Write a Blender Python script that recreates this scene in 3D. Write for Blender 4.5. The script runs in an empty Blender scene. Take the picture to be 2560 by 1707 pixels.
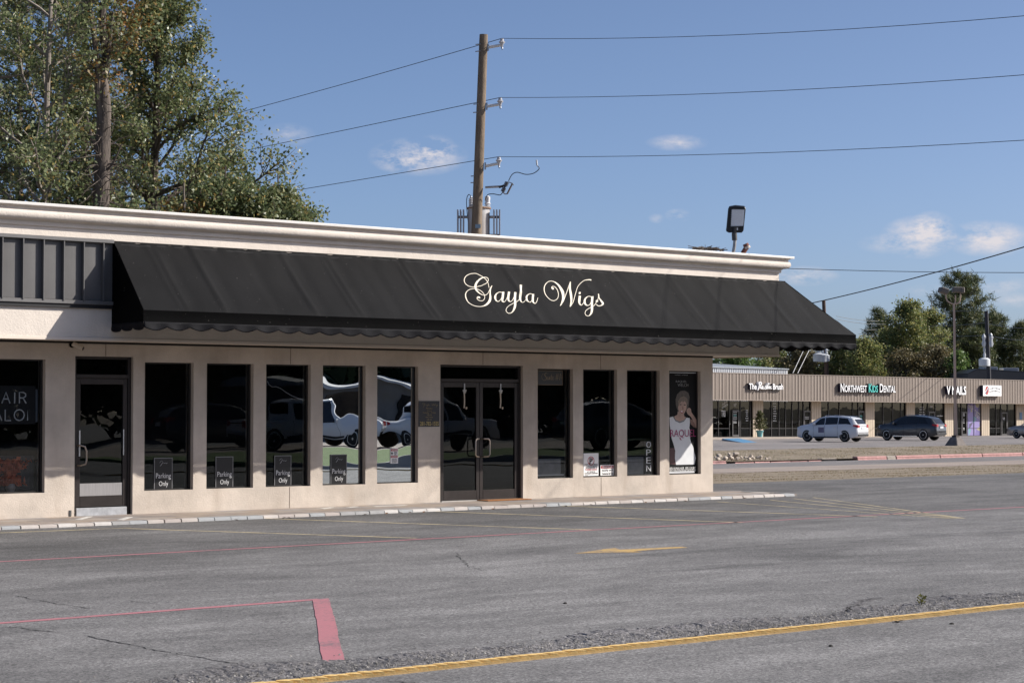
import bpy, math, random
import numpy as np
from mathutils import Vector, Matrix
random.seed(7); RNG = np.random.default_rng(11)
S = bpy.context.scene
COL = S.collection
rad = math.radians

# ------------------------------------------------------------------ camera
PITCH, YAW, FPX = rad(1.8813), rad(49.9977), 70/36*2560
CAM = Vector((-28.499, -27.756, 1.68))
cam = bpy.data.cameras.new('camera'); cam.lens = 70; cam.sensor_width = 36
cam.clip_start = .2; cam.clip_end = 6000
camo = bpy.data.objects.new('camera', cam); COL.objects.link(camo)
camo.location = CAM; camo.rotation_euler = (rad(90)+PITCH, 0, YAW-rad(90))
S.camera = camo

# ------------------------------------------------------------------ sun, sky, exposure
SUN = Vector((1.36, -1.0, 1.05)).normalized()
sl = bpy.data.lights.new('sun', 'SUN'); sl.energy = 4.2; sl.angle = rad(.53); sl.color = (1.0, .945, .87)
so = bpy.data.objects.new('sun', sl); COL.objects.link(so)
so.rotation_euler = SUN.to_track_quat('Z', 'Y').to_euler(); so.location = (40, -60, 60)
S.view_settings.view_transform = 'Standard'; S.view_settings.look = 'None'
S.view_settings.exposure = 0.65; S.view_settings.gamma = 1.0
S.cycles.max_bounces = 6; S.cycles.transparent_max_bounces = 12
S.cycles.caustics_reflective = False; S.cycles.caustics_refractive = False
S.cycles.sample_clamp_indirect = 6.0

# pixel helpers: (x, y) are read off the photograph at 2352 px width; they give real points on real planes
FH = Vector((math.cos(YAW), math.sin(YAW), 0)); RT = Vector((math.sin(YAW), -math.cos(YAW), 0))
FW = FH*math.cos(PITCH)+Vector((0, 0, math.sin(PITCH))); UP = -FH*math.sin(PITCH)+Vector((0, 0, math.cos(PITCH)))
def ray(x, y): return FW + RT*((x/.91875-1280)/FPX) - UP*((y/.91875-853.5)/FPX)
def on(x, y, axis, val):
    g = ray(x, y); return CAM + g*((val-CAM[axis])/g[axis])
def onY(x, y, Y): return on(x, y, 1, Y)
def onZ(x, y, z): return on(x, y, 2, z)
def deep(x, y, d): return CAM + ray(x, y)*d

# ---- world
W = bpy.data.worlds.new('World'); S.world = W; W.use_nodes = True
wt = W.node_tree; wt.nodes.clear()
def wn(t, **k):
    n = wt.nodes.new(t)
    for a, b in k.items(): setattr(n, a, b)
    return n
wo = wn('ShaderNodeOutputWorld'); wb = wn('ShaderNodeBackground'); sky = wn('ShaderNodeTexSky')
sky.sky_type = 'NISHITA'; sky.sun_disc = False
sky.sun_elevation = math.asin(SUN.z); sky.sun_rotation = math.atan2(SUN.x, SUN.y)
sky.altitude = 0; sky.air_density = .5; sky.dust_density = 1.6; sky.ozone_density = 3.0
wb.inputs['Strength'].default_value = .096
W.cycles.sampling_method = 'MANUAL'; W.cycles.sample_map_resolution = 256
tc = wn('ShaderNodeTexCoord')
# small fair-weather clouds, each at its own direction in the sky, broken up by noise
nz = wn('ShaderNodeTexNoise'); nz.inputs['Scale'].default_value = 50; nz.inputs['Detail'].default_value = 6; nz.inputs['Roughness'].default_value = .68
mp = wn('ShaderNodeMapping'); mp.inputs['Scale'].default_value = (1, 1, 2.2)
wt.links.new(tc.outputs['Generated'], mp.inputs[0]); wt.links.new(mp.outputs[0], nz.inputs['Vector'])
CL = [(960, 360, 95, 38, .8), (930, 372, 60, 22, .5), (1555, 328, 60, 17, .5), (1557, 495, 26, 14, .55), (1508, 502, 16, 10, .3),
      (2110, 545, 75, 42, 1.0), (2140, 520, 45, 30, .8), (2270, 548, 90, 36, .9), (2040, 560, 60, 20, .35), (1845, 634, 70, 20, .7), (660, 310, 55, 24, .35),
      (2300, 655, 60, 20, .4), (2330, 690, 50, 16, .4), (2130, 668, 45, 14, .3), (1000, 345, 45, 30, .6)]
acc = None
for (x, y, rx, ry, a) in CL:
    d = ray(x, y).normalized(); e = ray(x+rx*1.25, y).normalized()-d; v = ray(x, y-ry*1.25).normalized()-d
    mp2 = wn('ShaderNodeMapping', vector_type='TEXTURE'); mp2.inputs['Location'].default_value = d
    bx, bz = e.normalized(), v.normalized(); bm = Matrix((bx, bz.cross(bx), bz)).transposed(); mp2.inputs['Rotation'].default_value = bm.to_euler()
    mp2.inputs['Scale'].default_value = (e.length, .5, v.length); wt.links.new(tc.outputs['Generated'], mp2.inputs[0])
    gr = wn('ShaderNodeTexGradient', gradient_type='QUADRATIC_SPHERE' if False else 'SPHERICAL'); wt.links.new(mp2.outputs[0], gr.inputs[0])
    m = wn('ShaderNodeMath', operation='MULTIPLY_ADD'); wt.links.new(gr.outputs['Fac'], m.inputs[0]); m.inputs[1].default_value = a*1.6
    if acc is not None: wt.links.new(acc.outputs[0], m.inputs[2])
    else: m.inputs[2].default_value = 0
    acc = m
nr = wn('ShaderNodeMapRange'); nr.inputs[1].default_value = .38; nr.inputs[2].default_value = .72; wt.links.new(nz.outputs['Fac'], nr.inputs[0])
cm = wn('ShaderNodeMath', operation='MULTIPLY'); wt.links.new(acc.outputs[0], cm.inputs[0]); wt.links.new(nr.outputs[0], cm.inputs[1])
cs = wn('ShaderNodeMath', operation='MULTIPLY'); cs.inputs[1].default_value = 1.25; cs.use_clamp = True; wt.links.new(cm.outputs[0], cs.inputs[0])
mix = wn('ShaderNodeMixRGB'); mix.inputs[2].default_value = (4.9, 4.7, 4.95, 1)
wt.links.new(cs.outputs[0], mix.inputs[0]); wt.links.new(sky.outputs[0], mix.inputs[1])
wt.links.new(mix.outputs[0], wb.inputs[0]); wt.links.new(wb.outputs[0], wo.inputs[0])

# ------------------------------------------------------------------ materials
MATS = {}
class NT:
    def __init__(s, name):
        m = bpy.data.materials.new(name); m.use_nodes = True; s.m = m; s.t = m.node_tree
        s.b = s.t.nodes['Principled BSDF']; s.out = s.t.nodes['Material Output']
    def n(s, t, ins=None, **k):
        n = s.t.nodes.new(t)
        for a, b in k.items(): setattr(n, a, b)
        for a, b in (ins or {}).items():
            if isinstance(b, bpy.types.NodeSocket): s.t.links.new(b, n.inputs[a])
            else: n.inputs[a].default_value = b
        return n
    def link(s, a, b): s.t.links.new(a, b)
    def pos(s, scale=(1, 1, 1), rot=(0, 0, 0)):
        g = s.n('ShaderNodeNewGeometry')
        return s.n('ShaderNodeMapping', {0: g.outputs['Position'], 'Scale': scale, 'Rotation': rot}).outputs[0]
    def noise(s, scale, detail=4, rough=.55, vec=None, dist=0):
        if vec is None: vec = s.pos()
        return s.n('ShaderNodeTexNoise', {'Vector': vec, 'Scale': scale, 'Detail': detail, 'Roughness': rough, 'Distortion': dist}).outputs['Fac']
    def mrange(s, v, a, b, c, d): return s.n('ShaderNodeMapRange', {0: v, 1: a, 2: b, 3: c, 4: d}).outputs[0]
    def math(s, op, a, b=0.0, clamp=False):
        n = s.n('ShaderNodeMath', {0: a, 1: b}, operation=op); n.use_clamp = clamp; return n.outputs[0]
    def mix(s, f, a, b, mode='MIX'):
        n = s.n('ShaderNodeMixRGB', {0: f, 1: a, 2: b}, blend_type=mode); return n.outputs[0]
    def bump(s, h, strength, dist=.01):
        b = s.n('ShaderNodeBump', {'Height': h, 'Strength': strength, 'Distance': dist}); s.link(b.outputs[0], s.b.inputs['Normal'])
def c4(c): return (c[0], c[1], c[2], 1)
def M(name, col, rough=.7, metal=0, spec=.4, n=None, b=None, col2=None, coat=0, stretch=(1, 1, 1)):
    if name in MATS: return MATS[name]
    t = NT(name); p = t.b
    p.inputs['Base Color'].default_value = c4(col); p.inputs['Roughness'].default_value = rough
    p.inputs['Metallic'].default_value = metal; p.inputs['Specular IOR Level'].default_value = spec
    if coat: p.inputs['Coat Weight'].default_value = coat; p.inputs['Coat Roughness'].default_value = .06
    if n:
        f = t.noise(n[0], 5, .6, t.pos(stretch)); f = t.mrange(f, .3, .7, 0, 1)
        c2 = col2 if col2 else tuple(x*(1-n[1]) for x in col)
        t.link(t.mix(f, c4(col), c4(c2)), p.inputs['Base Color'])
    if b: t.bump(t.noise(b[0], 4, .6, t.pos(stretch)), b[1], b[2] if len(b) > 2 else .01)
    MATS[name] = t.m; return t.m

def stucco(name, col, dirt=.25):
    t = NT(name)
    a = t.mrange(t.noise(1.1, 6, .65), .35, .75, 0, 1); v = t.noise(.9, 5, .6, t.pos((2.2, 2.2, .35)))
    c = t.mix(a, c4(col), c4([x*(1-dirt*.55) for x in col]))
    c = t.mix(t.mrange(v, .52, .78, 0, dirt), c, c4((col[0]*.55, col[1]*.5, col[2]*.45)))
    c = t.mix(t.mrange(t.noise(60, 3), .3, .7, 0, .10), c, c4([x*.7 for x in col]))
    t.link(c, t.b.inputs['Base Color']); t.b.inputs['Roughness'].default_value = .9; t.b.inputs['Specular IOR Level'].default_value = .2
    h = t.math('ADD', t.noise(38, 5, .7), t.math('MULTIPLY', t.noise(4, 4, .6), 1.4)); t.bump(h, .55, .012)
    MATS[name] = t.m; return t.m
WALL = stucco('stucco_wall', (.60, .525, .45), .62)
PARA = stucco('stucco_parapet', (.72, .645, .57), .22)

def leafmat(name, cols, trans=.25, rough=.42):
    t = NT(name); g = t.n('ShaderNodeNewGeometry')
    cr = t.n('ShaderNodeValToRGB', {0: g.outputs['Random Per Island']}); e = cr.color_ramp
    while len(e.elements) < len(cols): e.elements.new(.5)
    for i, (p, c) in enumerate(cols): e.elements[i].position = p; e.elements[i].color = c4(c)
    c = cr.outputs[0]
    t.link(c, t.b.inputs['Base Color']); t.b.inputs['Roughness'].default_value = rough; t.b.inputs['Specular IOR Level'].default_value = .5
    tr = t.n('ShaderNodeBsdfTranslucent', {0: c}); mx = t.n('ShaderNodeMixShader', {0: trans, 1: t.b.outputs[0], 2: tr.outputs[0]})
    t.link(mx.outputs[0], t.out.inputs[0]); MATS[name] = t.m; return t.m

def barkmat(name, a, b, sc=9):
    t = NT(name); f = t.noise(sc, 6, .7, t.pos((1, 1, .22)))
    t.link(t.mix(t.mrange(f, .32, .68, 0, 1), c4(a), c4(b)), t.b.inputs['Base Color']); t.b.inputs['Roughness'].default_value = .95
    t.bump(f, .9, .03); MATS[name] = t.m; return t.m

def asphalt(name, base, zone=None, streak=1.0, speck=1.0):
    t = NT(name)
    st = t.noise(.55, 7, .66, t.pos((.42, 1.25, 1)), .8); md = t.noise(1.9, 5, .6, t.pos((.6, 1.3, 1)), .3)
    blot = t.noise(.16, 3, .5)
    agg = t.noise(85, 4, .75); agg2 = t.n('ShaderNodeTexVoronoi', {'Vector': t.pos(), 'Scale': 62.0}).outputs['Color']
    sv = t.n('ShaderNodeSeparateColor', {0: agg2}).outputs[0]
    k = t.mrange(st, .33, .64, 1-.46*streak, 1+.16*streak)
    k = t.math('MULTIPLY', k, t.mrange(t.noise(27, 3, .75), .3, .7, 1-.20*speck, 1+.20*speck))
    k = t.math('MULTIPLY', k, t.mrange(md, .3, .7, 1-.24*streak, 1+.12*streak))
    k = t.math('MULTIPLY', k, t.mrange(blot, .3, .7, .86, 1.12))
    k = t.math('MULTIPLY', k, t.mrange(agg, .25, .75, 1-.55*speck, 1+.55*speck))
    k = t.math('MULTIPLY', k, t.mrange(sv, 0, 1, 1-.36*speck, 1+.46*speck))
    ol = t.noise(.9, 5, .7, t.pos((.55, 1.5, 1)), 1.2); k = t.math('MULTIPLY', k, t.mrange(ol, .56, .72, 1.0, 1-.34*streak))
    sp = t.noise(5.5, 3, .6); k = t.math('MULTIPLY', k, t.mrange(sp, .66, .72, 1.0, 1-.22*streak))
    if zone:
        # newer seal coat over the parking stalls next to the shops: darker asphalt up to the red line
        g = t.n('ShaderNodeNewGeometry'); sx = t.n('ShaderNodeSeparateXYZ', {0: g.outputs['Position']})
        yy = t.math('ADD', sx.outputs[1], t.math('MULTIPLY', t.noise(.8, 3), 1.6))
        k = t.math('MULTIPLY', k, t.mrange(yy, zone[0]-.4, zone[0]+1.2, 1.0, zone[1]))
    col = t.n('ShaderNodeVectorMath', {0: base}, operation='SCALE'); t.link(k, col.inputs['Scale'])
    t.link(col.outputs[0], t.b.inputs['Base Color'])
    t.b.inputs['Roughness'].default_value = .86; t.b.inputs['Specular IOR Level'].default_value = .35
    t.bump(t.math('ADD', agg, t.math('MULTIPLY', sv, .7)), .55, .006)
    MATS[name] = t.m; return t.m

def paint(name, col, wear=.35, under=(.13, .125, .13)):
    t = NT(name); f = t.noise(24, 6, .75); g = t.noise(2.2, 4, .6)
    w = t.math('ADD', t.math('MULTIPLY', f, .6), t.math('MULTIPLY', g, .4))
    w = t.mrange(w, .60-wear*.3, .72-wear*.3, 0, .85)
    c = t.mix(t.mrange(t.noise(80, 3, .7), .3, .7, 0, .35), c4(col), c4([x*.6 for x in col]))
    t.link(t.mix(w, c, c4(under)), t.b.inputs['Base Color']); t.b.inputs['Roughness'].default_value = .75
    t.bump(t.noise(85, 4, .75), .4, .005); MATS[name] = t.m; return t.m

def glass(name, tint, refl, wav=.02, rough=.0, film=None):
    t = NT(name); t.t.nodes.remove(t.b)
    h = t.noise(1.15, 1, .4, t.pos((1, 1, 1.5)))
    bp = t.n('ShaderNodeBump', {'Height': h, 'Strength': 1.0, 'Distance': wav})
    if film:
        gl = t.n('ShaderNodeBsdfGlossy', {'Color': c4(film), 'Roughness': .0}); t.link(bp.outputs[0], gl.inputs['Normal'])
        t.link(gl.outputs[0], t.out.inputs[0])
    else:
        gl = t.n('ShaderNodeBsdfGlossy', {'Color': (.95, 1, 1, 1), 'Roughness': rough}); t.link(bp.outputs[0], gl.inputs['Normal'])
        tr = t.n('ShaderNodeBsdfTransparent', {'Color': c4(tint)})
        fr = t.n('ShaderNodeFresnel', {'IOR': 1.5}); f = t.math('MULTIPLY', fr.outputs[0], refl, True)
        mx = t.n('ShaderNodeMixShader', {0: f, 1: tr.outputs[0], 2: gl.outputs[0]}); t.link(mx.outputs[0], t.out.inputs[0])
    MATS[name] = t.m; return t.m

# ------------------------------------------------------------------ mesh helpers
def wm(o):
    m = o.matrix_basis.copy()
    if o.parent: m = wm(o.parent) @ o.matrix_parent_inverse @ m
    return m
def tag(o, label=None, cat=None, group=None, kind=None):
    if label: o['label'] = label
    if cat: o['category'] = cat
    if group: o['group'] = group
    if kind: o['kind'] = kind
    return o
def empty(name, loc, label, cat, group=None, rz=0):
    o = bpy.data.objects.new(name, None); COL.objects.link(o); o.location = loc; o.rotation_euler = (0, 0, rz); o.empty_display_size = .2
    return tag(o, label, cat, group)
def put(name, me, mat, parent=None, local=False, loc=None):
    o = bpy.data.objects.new(name, me); COL.objects.link(o)
    if mat is not None and len(me.materials) == 0: me.materials.append(mat)
    if loc is not None: o.location = loc
    if parent:
        o.parent = parent
        if not local: o.matrix_parent_inverse = wm(parent).inverted()
    return o
class MB:
    def __init__(s): s.v = []; s.f = []; s.n = 0
    def add(s, vs, fs):
        k = len(s.v); s.v += [tuple(p) for p in vs]; s.f += [tuple(i+k for i in f) for f in fs]; return s
    def box(s, x0, x1, y0, y1, z0, z1):
        return s.add([(x0, y0, z0), (x1, y0, z0), (x1, y1, z0), (x0, y1, z0), (x0, y0, z1), (x1, y0, z1), (x1, y1, z1), (x0, y1, z1)],
                     [(0, 3, 2, 1), (4, 5, 6, 7), (0, 1, 5, 4), (1, 2, 6, 5), (2, 3, 7, 6), (3, 0, 4, 7)])
    def obox(s, c, u, v, w):   # oriented box: centre, three half vectors
        c, u, v, w = map(Vector, (c, u, v, w)); P = [c+a*u+b*v+d*w for d in (-1, 1) for a, b in ((-1, -1), (1, -1), (1, 1), (-1, 1))]
        return s.add(P, [(0, 3, 2, 1), (4, 5, 6, 7), (0, 1, 5, 4), (1, 2, 6, 5), (2, 3, 7, 6), (3, 0, 4, 7)])
    def quad(s, a, b, c, d): return s.add([a, b, c, d], [(0, 1, 2, 3)])
    def poly(s, pts): return s.add(pts, [tuple(range(len(pts)))])
    def slab(s, pts, off):     # polygon extruded along a vector
        n = len(pts); off = Vector(off); q = [Vector(p)+off for p in pts]
        return s.add(list(pts)+q, [tuple(range(n-1, -1, -1)), tuple(range(n, 2*n))]+[(i, (i+1) % n, n+(i+1) % n, n+i) for i in range(n)])
    def tube(s, pts, r, n=8, cap=True):
        P = [Vector(p) for p in pts]; R = r if isinstance(r, (list, tuple)) else [r]*len(P); k = len(s.v)
        ref = None
        for i, p in enumerate(P):
            d = (P[min(i+1, len(P)-1)]-P[max(i-1, 0)])
            d = d.normalized() if d.length > 1e-9 else Vector((0, 0, 1))
            if ref is None: ref = Vector((1, 0, 0)) if abs(d.x) < .8 else Vector((0, 1, 0))
            a = (ref-d*ref.dot(d)).normalized(); b = d.cross(a); ref = a
            for j in range(n):
                t = 2*math.pi*j/n; s.v.append(tuple(p+(a*math.cos(t)+b*math.sin(t))*R[i]))
        for i in range(len(P)-1):
            for j in range(n):
                s.f.append((k+i*n+j, k+i*n+(j+1) % n, k+(i+1)*n+(j+1) % n, k+(i+1)*n+j))
        if cap: s.f.append(tuple(k+j for j in range(n-1, -1, -1))); s.f.append(tuple(k+(len(P)-1)*n+j for j in range(n)))
        return s
    def lathe(s, prof, c, axis='z', n=16):
        k = len(s.v); c = Vector(c)
        for (r, h) in prof:
            for j in range(n):
                t = 2*math.pi*j/n; a, b = r*math.cos(t), r*math.sin(t)
                p = (a, b, h) if axis == 'z' else ((a, h, b) if axis == 'y' else (h, a, b)); s.v.append(tuple(c+Vector(p)))
        for i in range(len(prof)-1):
            for j in range(n):
                s.f.append((k+i*n+j, k+i*n+(j+1) % n, k+(i+1)*n+(j+1) % n, k+(i+1)*n+j))
        s.f.append(tuple(k+j for j in range(n-1, -1, -1))); s.f.append(tuple(k+(len(prof)-1)*n+j for j in range(n)))
        return s
    def grid(s, fn, nu, nv):
        k = len(s.v)
        for i in range(nu+1):
            for j in range(nv+1): s.v.append(tuple(fn(i/nu, j/nv)))
        for i in range(nu):
            for j in range(nv):
                a = k+i*(nv+1)+j; s.f.append((a, a+nv+1, a+nv+2, a+1))
        return s
    def mesh(s, name, smooth=False, center=True):
        v = np.array(s.v, dtype=float); c = np.zeros(3)
        if center: lo, hi = v.min(0), v.max(0); c = np.array([(lo[0]+hi[0])/2, (lo[1]+hi[1])/2, lo[2]]); v = v-c
        me = bpy.data.meshes.new(name); me.from_pydata(v.tolist(), [], s.f)
        if smooth: me.shade_smooth()
        me.update(); return me, Vector(c)
    def build(s, name, mat, parent=None, smooth=False, bevel=0, local=False, seg=1):
        me, c = s.mesh(name, smooth)
        o = put(name, me, mat, parent, local, c)
        if bevel:
            b = o.modifiers.new('bevel', 'BEVEL'); b.width = bevel; b.segments = seg; b.limit_method = 'ANGLE'; b.angle_limit = rad(40)
        if smooth:
            try: me.set_sharp_from_angle(angle=rad(35))
            except Exception: pass
        return o
def fastmesh(name, V, Q):
    """V (n,3), Q (m,k) numpy arrays with k corners each"""
    me = bpy.data.meshes.new(name); k = Q.shape[1]
    me.vertices.add(len(V)); me.vertices.foreach_set('co', V.astype(np.float32).ravel())
    me.loops.add(Q.size); me.loops.foreach_set('vertex_index', Q.astype(np.int32).ravel())
    me.polygons.add(len(Q)); me.polygons.foreach_set('loop_start', np.arange(0, Q.size, k, dtype=np.int32))
    me.polygons.foreach_set('loop_total', np.full(len(Q), k, dtype=np.int32)); me.update(calc_edges=True); return me
def copy_tree(o, parent=None):
    c = o.copy(); COL.objects.link(c)
    if parent: c.parent = parent
    for ch in list(o.children): copy_tree(ch, c)
    return c

# ---- lettering
def text_mesh(s, ext=0., off=0., shear=0., sp=1.):
    cu = bpy.data.curves.new('lettering', 'FONT'); cu.body = s; cu.size = 1; cu.extrude = ext; cu.offset = off; cu.shear = shear
    cu.space_character = sp; cu.resolution_u = 3; cu.align_x = 'CENTER' if '\n' in s else 'LEFT'
    o = bpy.data.objects.new('lettering', cu); me = bpy.data.meshes.new_from_object(o)
    bpy.data.objects.remove(o); bpy.data.curves.remove(cu); return me
def mv(me):
    v = np.empty(len(me.vertices)*3, dtype=np.float32); me.vertices.foreach_get('co', v); return v.reshape(-1, 3)
def wtext(s, x0, x1, z0, z1, Y, mat, parent, name='lettering', depth=.002, off=0., shear=0., sp=1., slant=0.):
    """text fitted to a rectangle on a plane that faces -Y"""
    me = text_mesh(s, .5, off, shear, sp); v = mv(me); lo, hi = v.min(0), v.max(0)
    n = np.empty_like(v); u = (v[:, 0]-lo[0])/max(hi[0]-lo[0], 1e-6); q = (v[:, 1]-lo[1])/max(hi[1]-lo[1], 1e-6)
    n[:, 0] = (u-.5)*(x1-x0); n[:, 1] = -(v[:, 2]+.5)*depth; n[:, 2] = q*(z1-z0)+slant*u
    me.vertices.foreach_set('co', n.ravel()); me.update(); me.materials.clear()
    return put(name, me, mat, parent, False, ((x0+x1)/2, Y, z0))
ADV = {}
def adv(c):
    if c not in ADV:
        f = lambda t: (lambda a: a[:, 0].max()-a[:, 0].min())(mv(text_mesh(t)))
        ADV[c] = f('H'+c+'H')-f('HH') if c != ' ' else .30
    return ADV[c]
def channel_letters(s, x0, x1, z0, z1, Y, mat, side, parent, depth=.1, caps=1., cap_ratio=.78, off=.012, mats=None, local=False):
    """separate raised letters, one object each: face + return"""
    tot = 0; lay = []
    up = [ch.isupper() for ch in s]
    for i, ch in enumerate(s):
        small = caps < 1 and ch.islower(); k = cap_ratio if small else 1.0
        lay.append((ch.upper() if caps < 1 else ch, tot, k)); tot += adv(ch.upper() if caps < 1 else ch)*k
    sc = (x1-x0)/tot; H = (z1-z0)/.73
    for i, (ch, a, k) in enumerate(lay):
        if ch == ' ': continue
        me = text_mesh(ch, .5, off); v = mv(me); n = np.empty_like(v)
        n[:, 0] = v[:, 0]*k*sc; n[:, 1] = -(v[:, 2]+.5)*depth; n[:, 2] = v[:, 1]*k*H
        me.vertices.foreach_set('co', n.ravel()); me.materials.clear(); me.materials.append(mats[i] if mats else mat); me.materials.append(side)
        me.update()
        for p in me.polygons:
            if p.normal.y > -.9: p.material_index = 1
        put('letter', me, None, parent, local, (x0+a*sc, Y, z0))
def stroke(mb, pts, fn, width, lift=0.):
    """calligraphic ribbon: pts = (x, y, w) in tracing units; fn maps tracing units to a 3-D point; Catmull-Rom smoothed"""
    P = [np.array(p, float) for p in pts]; P = [2*P[0]-P[1]]+P+[2*P[-1]-P[-2]]; out = []
    for i in range(1, len(P)-2):
        for t in np.linspace(0, 1, 6)[:-1]:
            a, b, c, d = P[i-1], P[i], P[i+1], P[i+2]
            out.append(.5*((2*b)+(-a+c)*t+(2*a-5*b+4*c-d)*t*t+(-a+3*b-3*c+d)*t**3))
    out.append(P[-2]); k = len(mb.v)
    for i, p in enumerate(out):
        d = out[min(i+1, len(out)-1)][:2]-out[max(i-1, 0)][:2]; d = d/(np.linalg.norm(d)+1e-9); nrm = np.array([-d[1], d[0]])*max(p[2], width)/2
        mb.v.append(tuple(fn(p[0]+nrm[0], p[1]+nrm[1]))); mb.v.append(tuple(fn(p[0]-nrm[0], p[1]-nrm[1])))
    for i in range(len(out)-1): a = k+2*i; mb.f.append((a, a+1, a+3, a+2))

# ------------------------------------------------------------------ the ground
TY = [-400, 3.7, 13.9, 27.0, 48.0, 80.5, 140, 3000]; TZ = [-.05, -.05, -.31, -.56, -.77, -.88, -1.0, -1.0]
def tz(Y): return float(np.interp(Y, TY, TZ))
def sheet(name, mat, ys, x0, x1, dz, kind='structure'):
    mb = MB()
    for a, b in zip(ys[:-1], ys[1:]):
        mb.quad((x0, a, tz(a)+dz), (x1, a, tz(a)+dz), (x1, b, tz(b)+dz), (x0, b, tz(b)+dz))
    o = mb.build(name, mat); return tag(o, kind=kind)
dirt = NT('dry_ground'); _f = dirt.noise(.6, 6, .65)
_c = dirt.mix(dirt.mrange(_f, .35, .65, 0, 1), (.21, .165, .115, 1), (.29, .235, .175, 1)); _c = dirt.mix(dirt.mrange(dirt.noise(9, 5, .7), .45, .7, 0, .6), _c, (.16, .145, .08, 1))
dirt.link(_c, dirt.b.inputs['Base Color']); dirt.b.inputs['Roughness'].default_value = .95; dirt.bump(dirt.noise(30, 5, .7), .8, .03)
DIRT = dirt.m
ASPH = asphalt('lot_asphalt', (.187, .181, .177), zone=(-6.9, .74), streak=.85, speck=1.15)
sheet('ground', DIRT, [-900, -400, 3.7, 13.9, 27, 48, 80.5, 140, 3000], -1500, 1800, -.12)
LOT = sheet('asphalt_lot', ASPH, [-120, -60, -30, -14, -6, 3.7], -120, 160, .005)
verge = sheet('grass_verge', DIRT, [3.7, 6, 10, 13.9], -120, 200, .006)
verge['label'] = 'dry brown grass verge between the parking lot and the street'
CONC = asphalt('street_concrete', (.33, .275, .235), streak=.35, speck=.4)
STR = asphalt('street_asphalt', (.20, .185, .178), streak=.5, speck=.5)
sheet('street_shoulder', CONC, [13.9, 19.4], -200, 400, .010)
sheet('street', STR, [19.4, 27.0], -200, 400, .010)
sheet('far_grass_strip', DIRT, [27.0, 34, 41, 48], -120, 300, .09)
FLOT = asphalt('far_lot_concrete', (.235, .215, .205), streak=.55, speck=.4)
sheet('far_lot', FLOT, [48, 64, 80.5], -120, 300, .02)
# sprinkled dry grass on the verges: nobody could count it
def blades(name, label, n, xr, yr, h, mat, dz, seed, dens=None):
    g = np.random.default_rng(seed); m = n*3
    x = g.uniform(*xr, m); y = g.uniform(*yr, m)
    k = np.sin(x*1.3+2*np.sin(y*.9))+np.sin(y*2.1+x*.37)+g.normal(0, .9, m)
    idx = np.argsort(-k)[:n]; x, y = x[idx], y[idx]
    z = np.interp(y, TY, TZ)+dz; a = g.uniform(0, 6.283, n); hh = h*g.uniform(.4, 1.2, n); w = h*.22
    ln = g.normal(0, .45, (n, 2))*hh[:, None]
    V = np.empty((n, 3, 3)); V[:, 0] = np.c_[x-np.cos(a)*w, y-np.sin(a)*w, z]; V[:, 1] = np.c_[x+np.cos(a)*w, y+np.sin(a)*w, z]; V[:, 2] = np.c_[x+ln[:, 0], y+ln[:, 1], z+hh]
    o = put(name, fastmesh(name, V.reshape(-1, 3), np.arange(3*n).reshape(-1, 3)), mat); return tag(o, label, 'grass', kind='stuff')
DRY = leafmat('dry_grass', [(0, (.18, .13, .075)), (.4, (.29, .22, .135)), (.75, (.23, .19, .10)), (1, (.15, .16, .06))], .2, .8)
GRN = leafmat('mixed_grass', [(0, (.21, .155, .085)), (.4, (.28, .215, .125)), (.7, (.18, .165, .07)), (1, (.11, .14, .04))], .2, .8)
blades('verge_grass', 'short dry grass on the verge beside the parking lot', 22000, (2, 42), (3.75, 13.8), .034, DRY, .0, 1)
blades('strip_grass', 'short dry grass on the strip before the far parking lot', 24000, (24, 84), (27.4, 47.8), .05, GRN, .085, 2)

# tile-paved walk in front of the shops
WALKB = M('walk_mortar', (.22, .19, .17), .9)
walk = MB().box(-60, .68, -1.60, .2, -.30, -.006).build('sidewalk', WALKB); tag(walk, kind='structure')
TILES = [M('walk_tile_%d' % i, c, .75, n=(3.1, .28), b=(40, .25)) for i, c in enumerate([(.36, .30, .26), (.30, .26, .235), (.40, .345, .30), (.33, .30, .285), (.375, .305, .25)])]
KERBS = [M('kerb_tile_%d' % i, c, .6, n=(6, .18), b=(40, .2)) for i, c in enumerate([(.50, .455, .42), (.33, .34, .345), (.43, .385, .35), (.54, .51, .48), (.39, .34, .31), (.31, .305, .30)])]
tm = [MB().box(-.296, .296, -.186, .186, 0, .010) for _ in TILES]
tms = [t.mesh('tile', center=False)[0] for t in tm]
for m_, k in zip(tms, TILES): m_.materials.append(k)
for r in range(4):
    x = -17.5+(r % 2)*.3
    while x < .42:
        put('tile', random.choice(tms), None, walk, False, (x, -1.25+r*.378, -.006)); x += .6
km = []
for k in KERBS:
    pr = [(-1.655, -.10), (-1.640, -.012), (-1.622, .004), (-1.46, .006), (-1.46, -.10)]
    mb = MB().slab([(-.142, y, z) for y, z in pr], (.284, 0, 0)); m_ = mb.mesh('kerb_tile', center=False)[0]; m_.materials.append(k); km.append(m_)
x = -19.0
while x < .6:
    o = put('kerb_tile', random.choice(km), None, walk, False, (x, random.uniform(-.006, .006), random.uniform(-.006, .004))); o.scale.x = random.uniform(.93, 1.0); x += .29
for i in range(5):
    o = put('kerb_tile', random.choice(km), None, walk, False, (-.96, -1.3+i*.3, 0)); o.rotation_euler.z = rad(90); o.location = (-.96, -1.3+i*.3, -.001)
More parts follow.
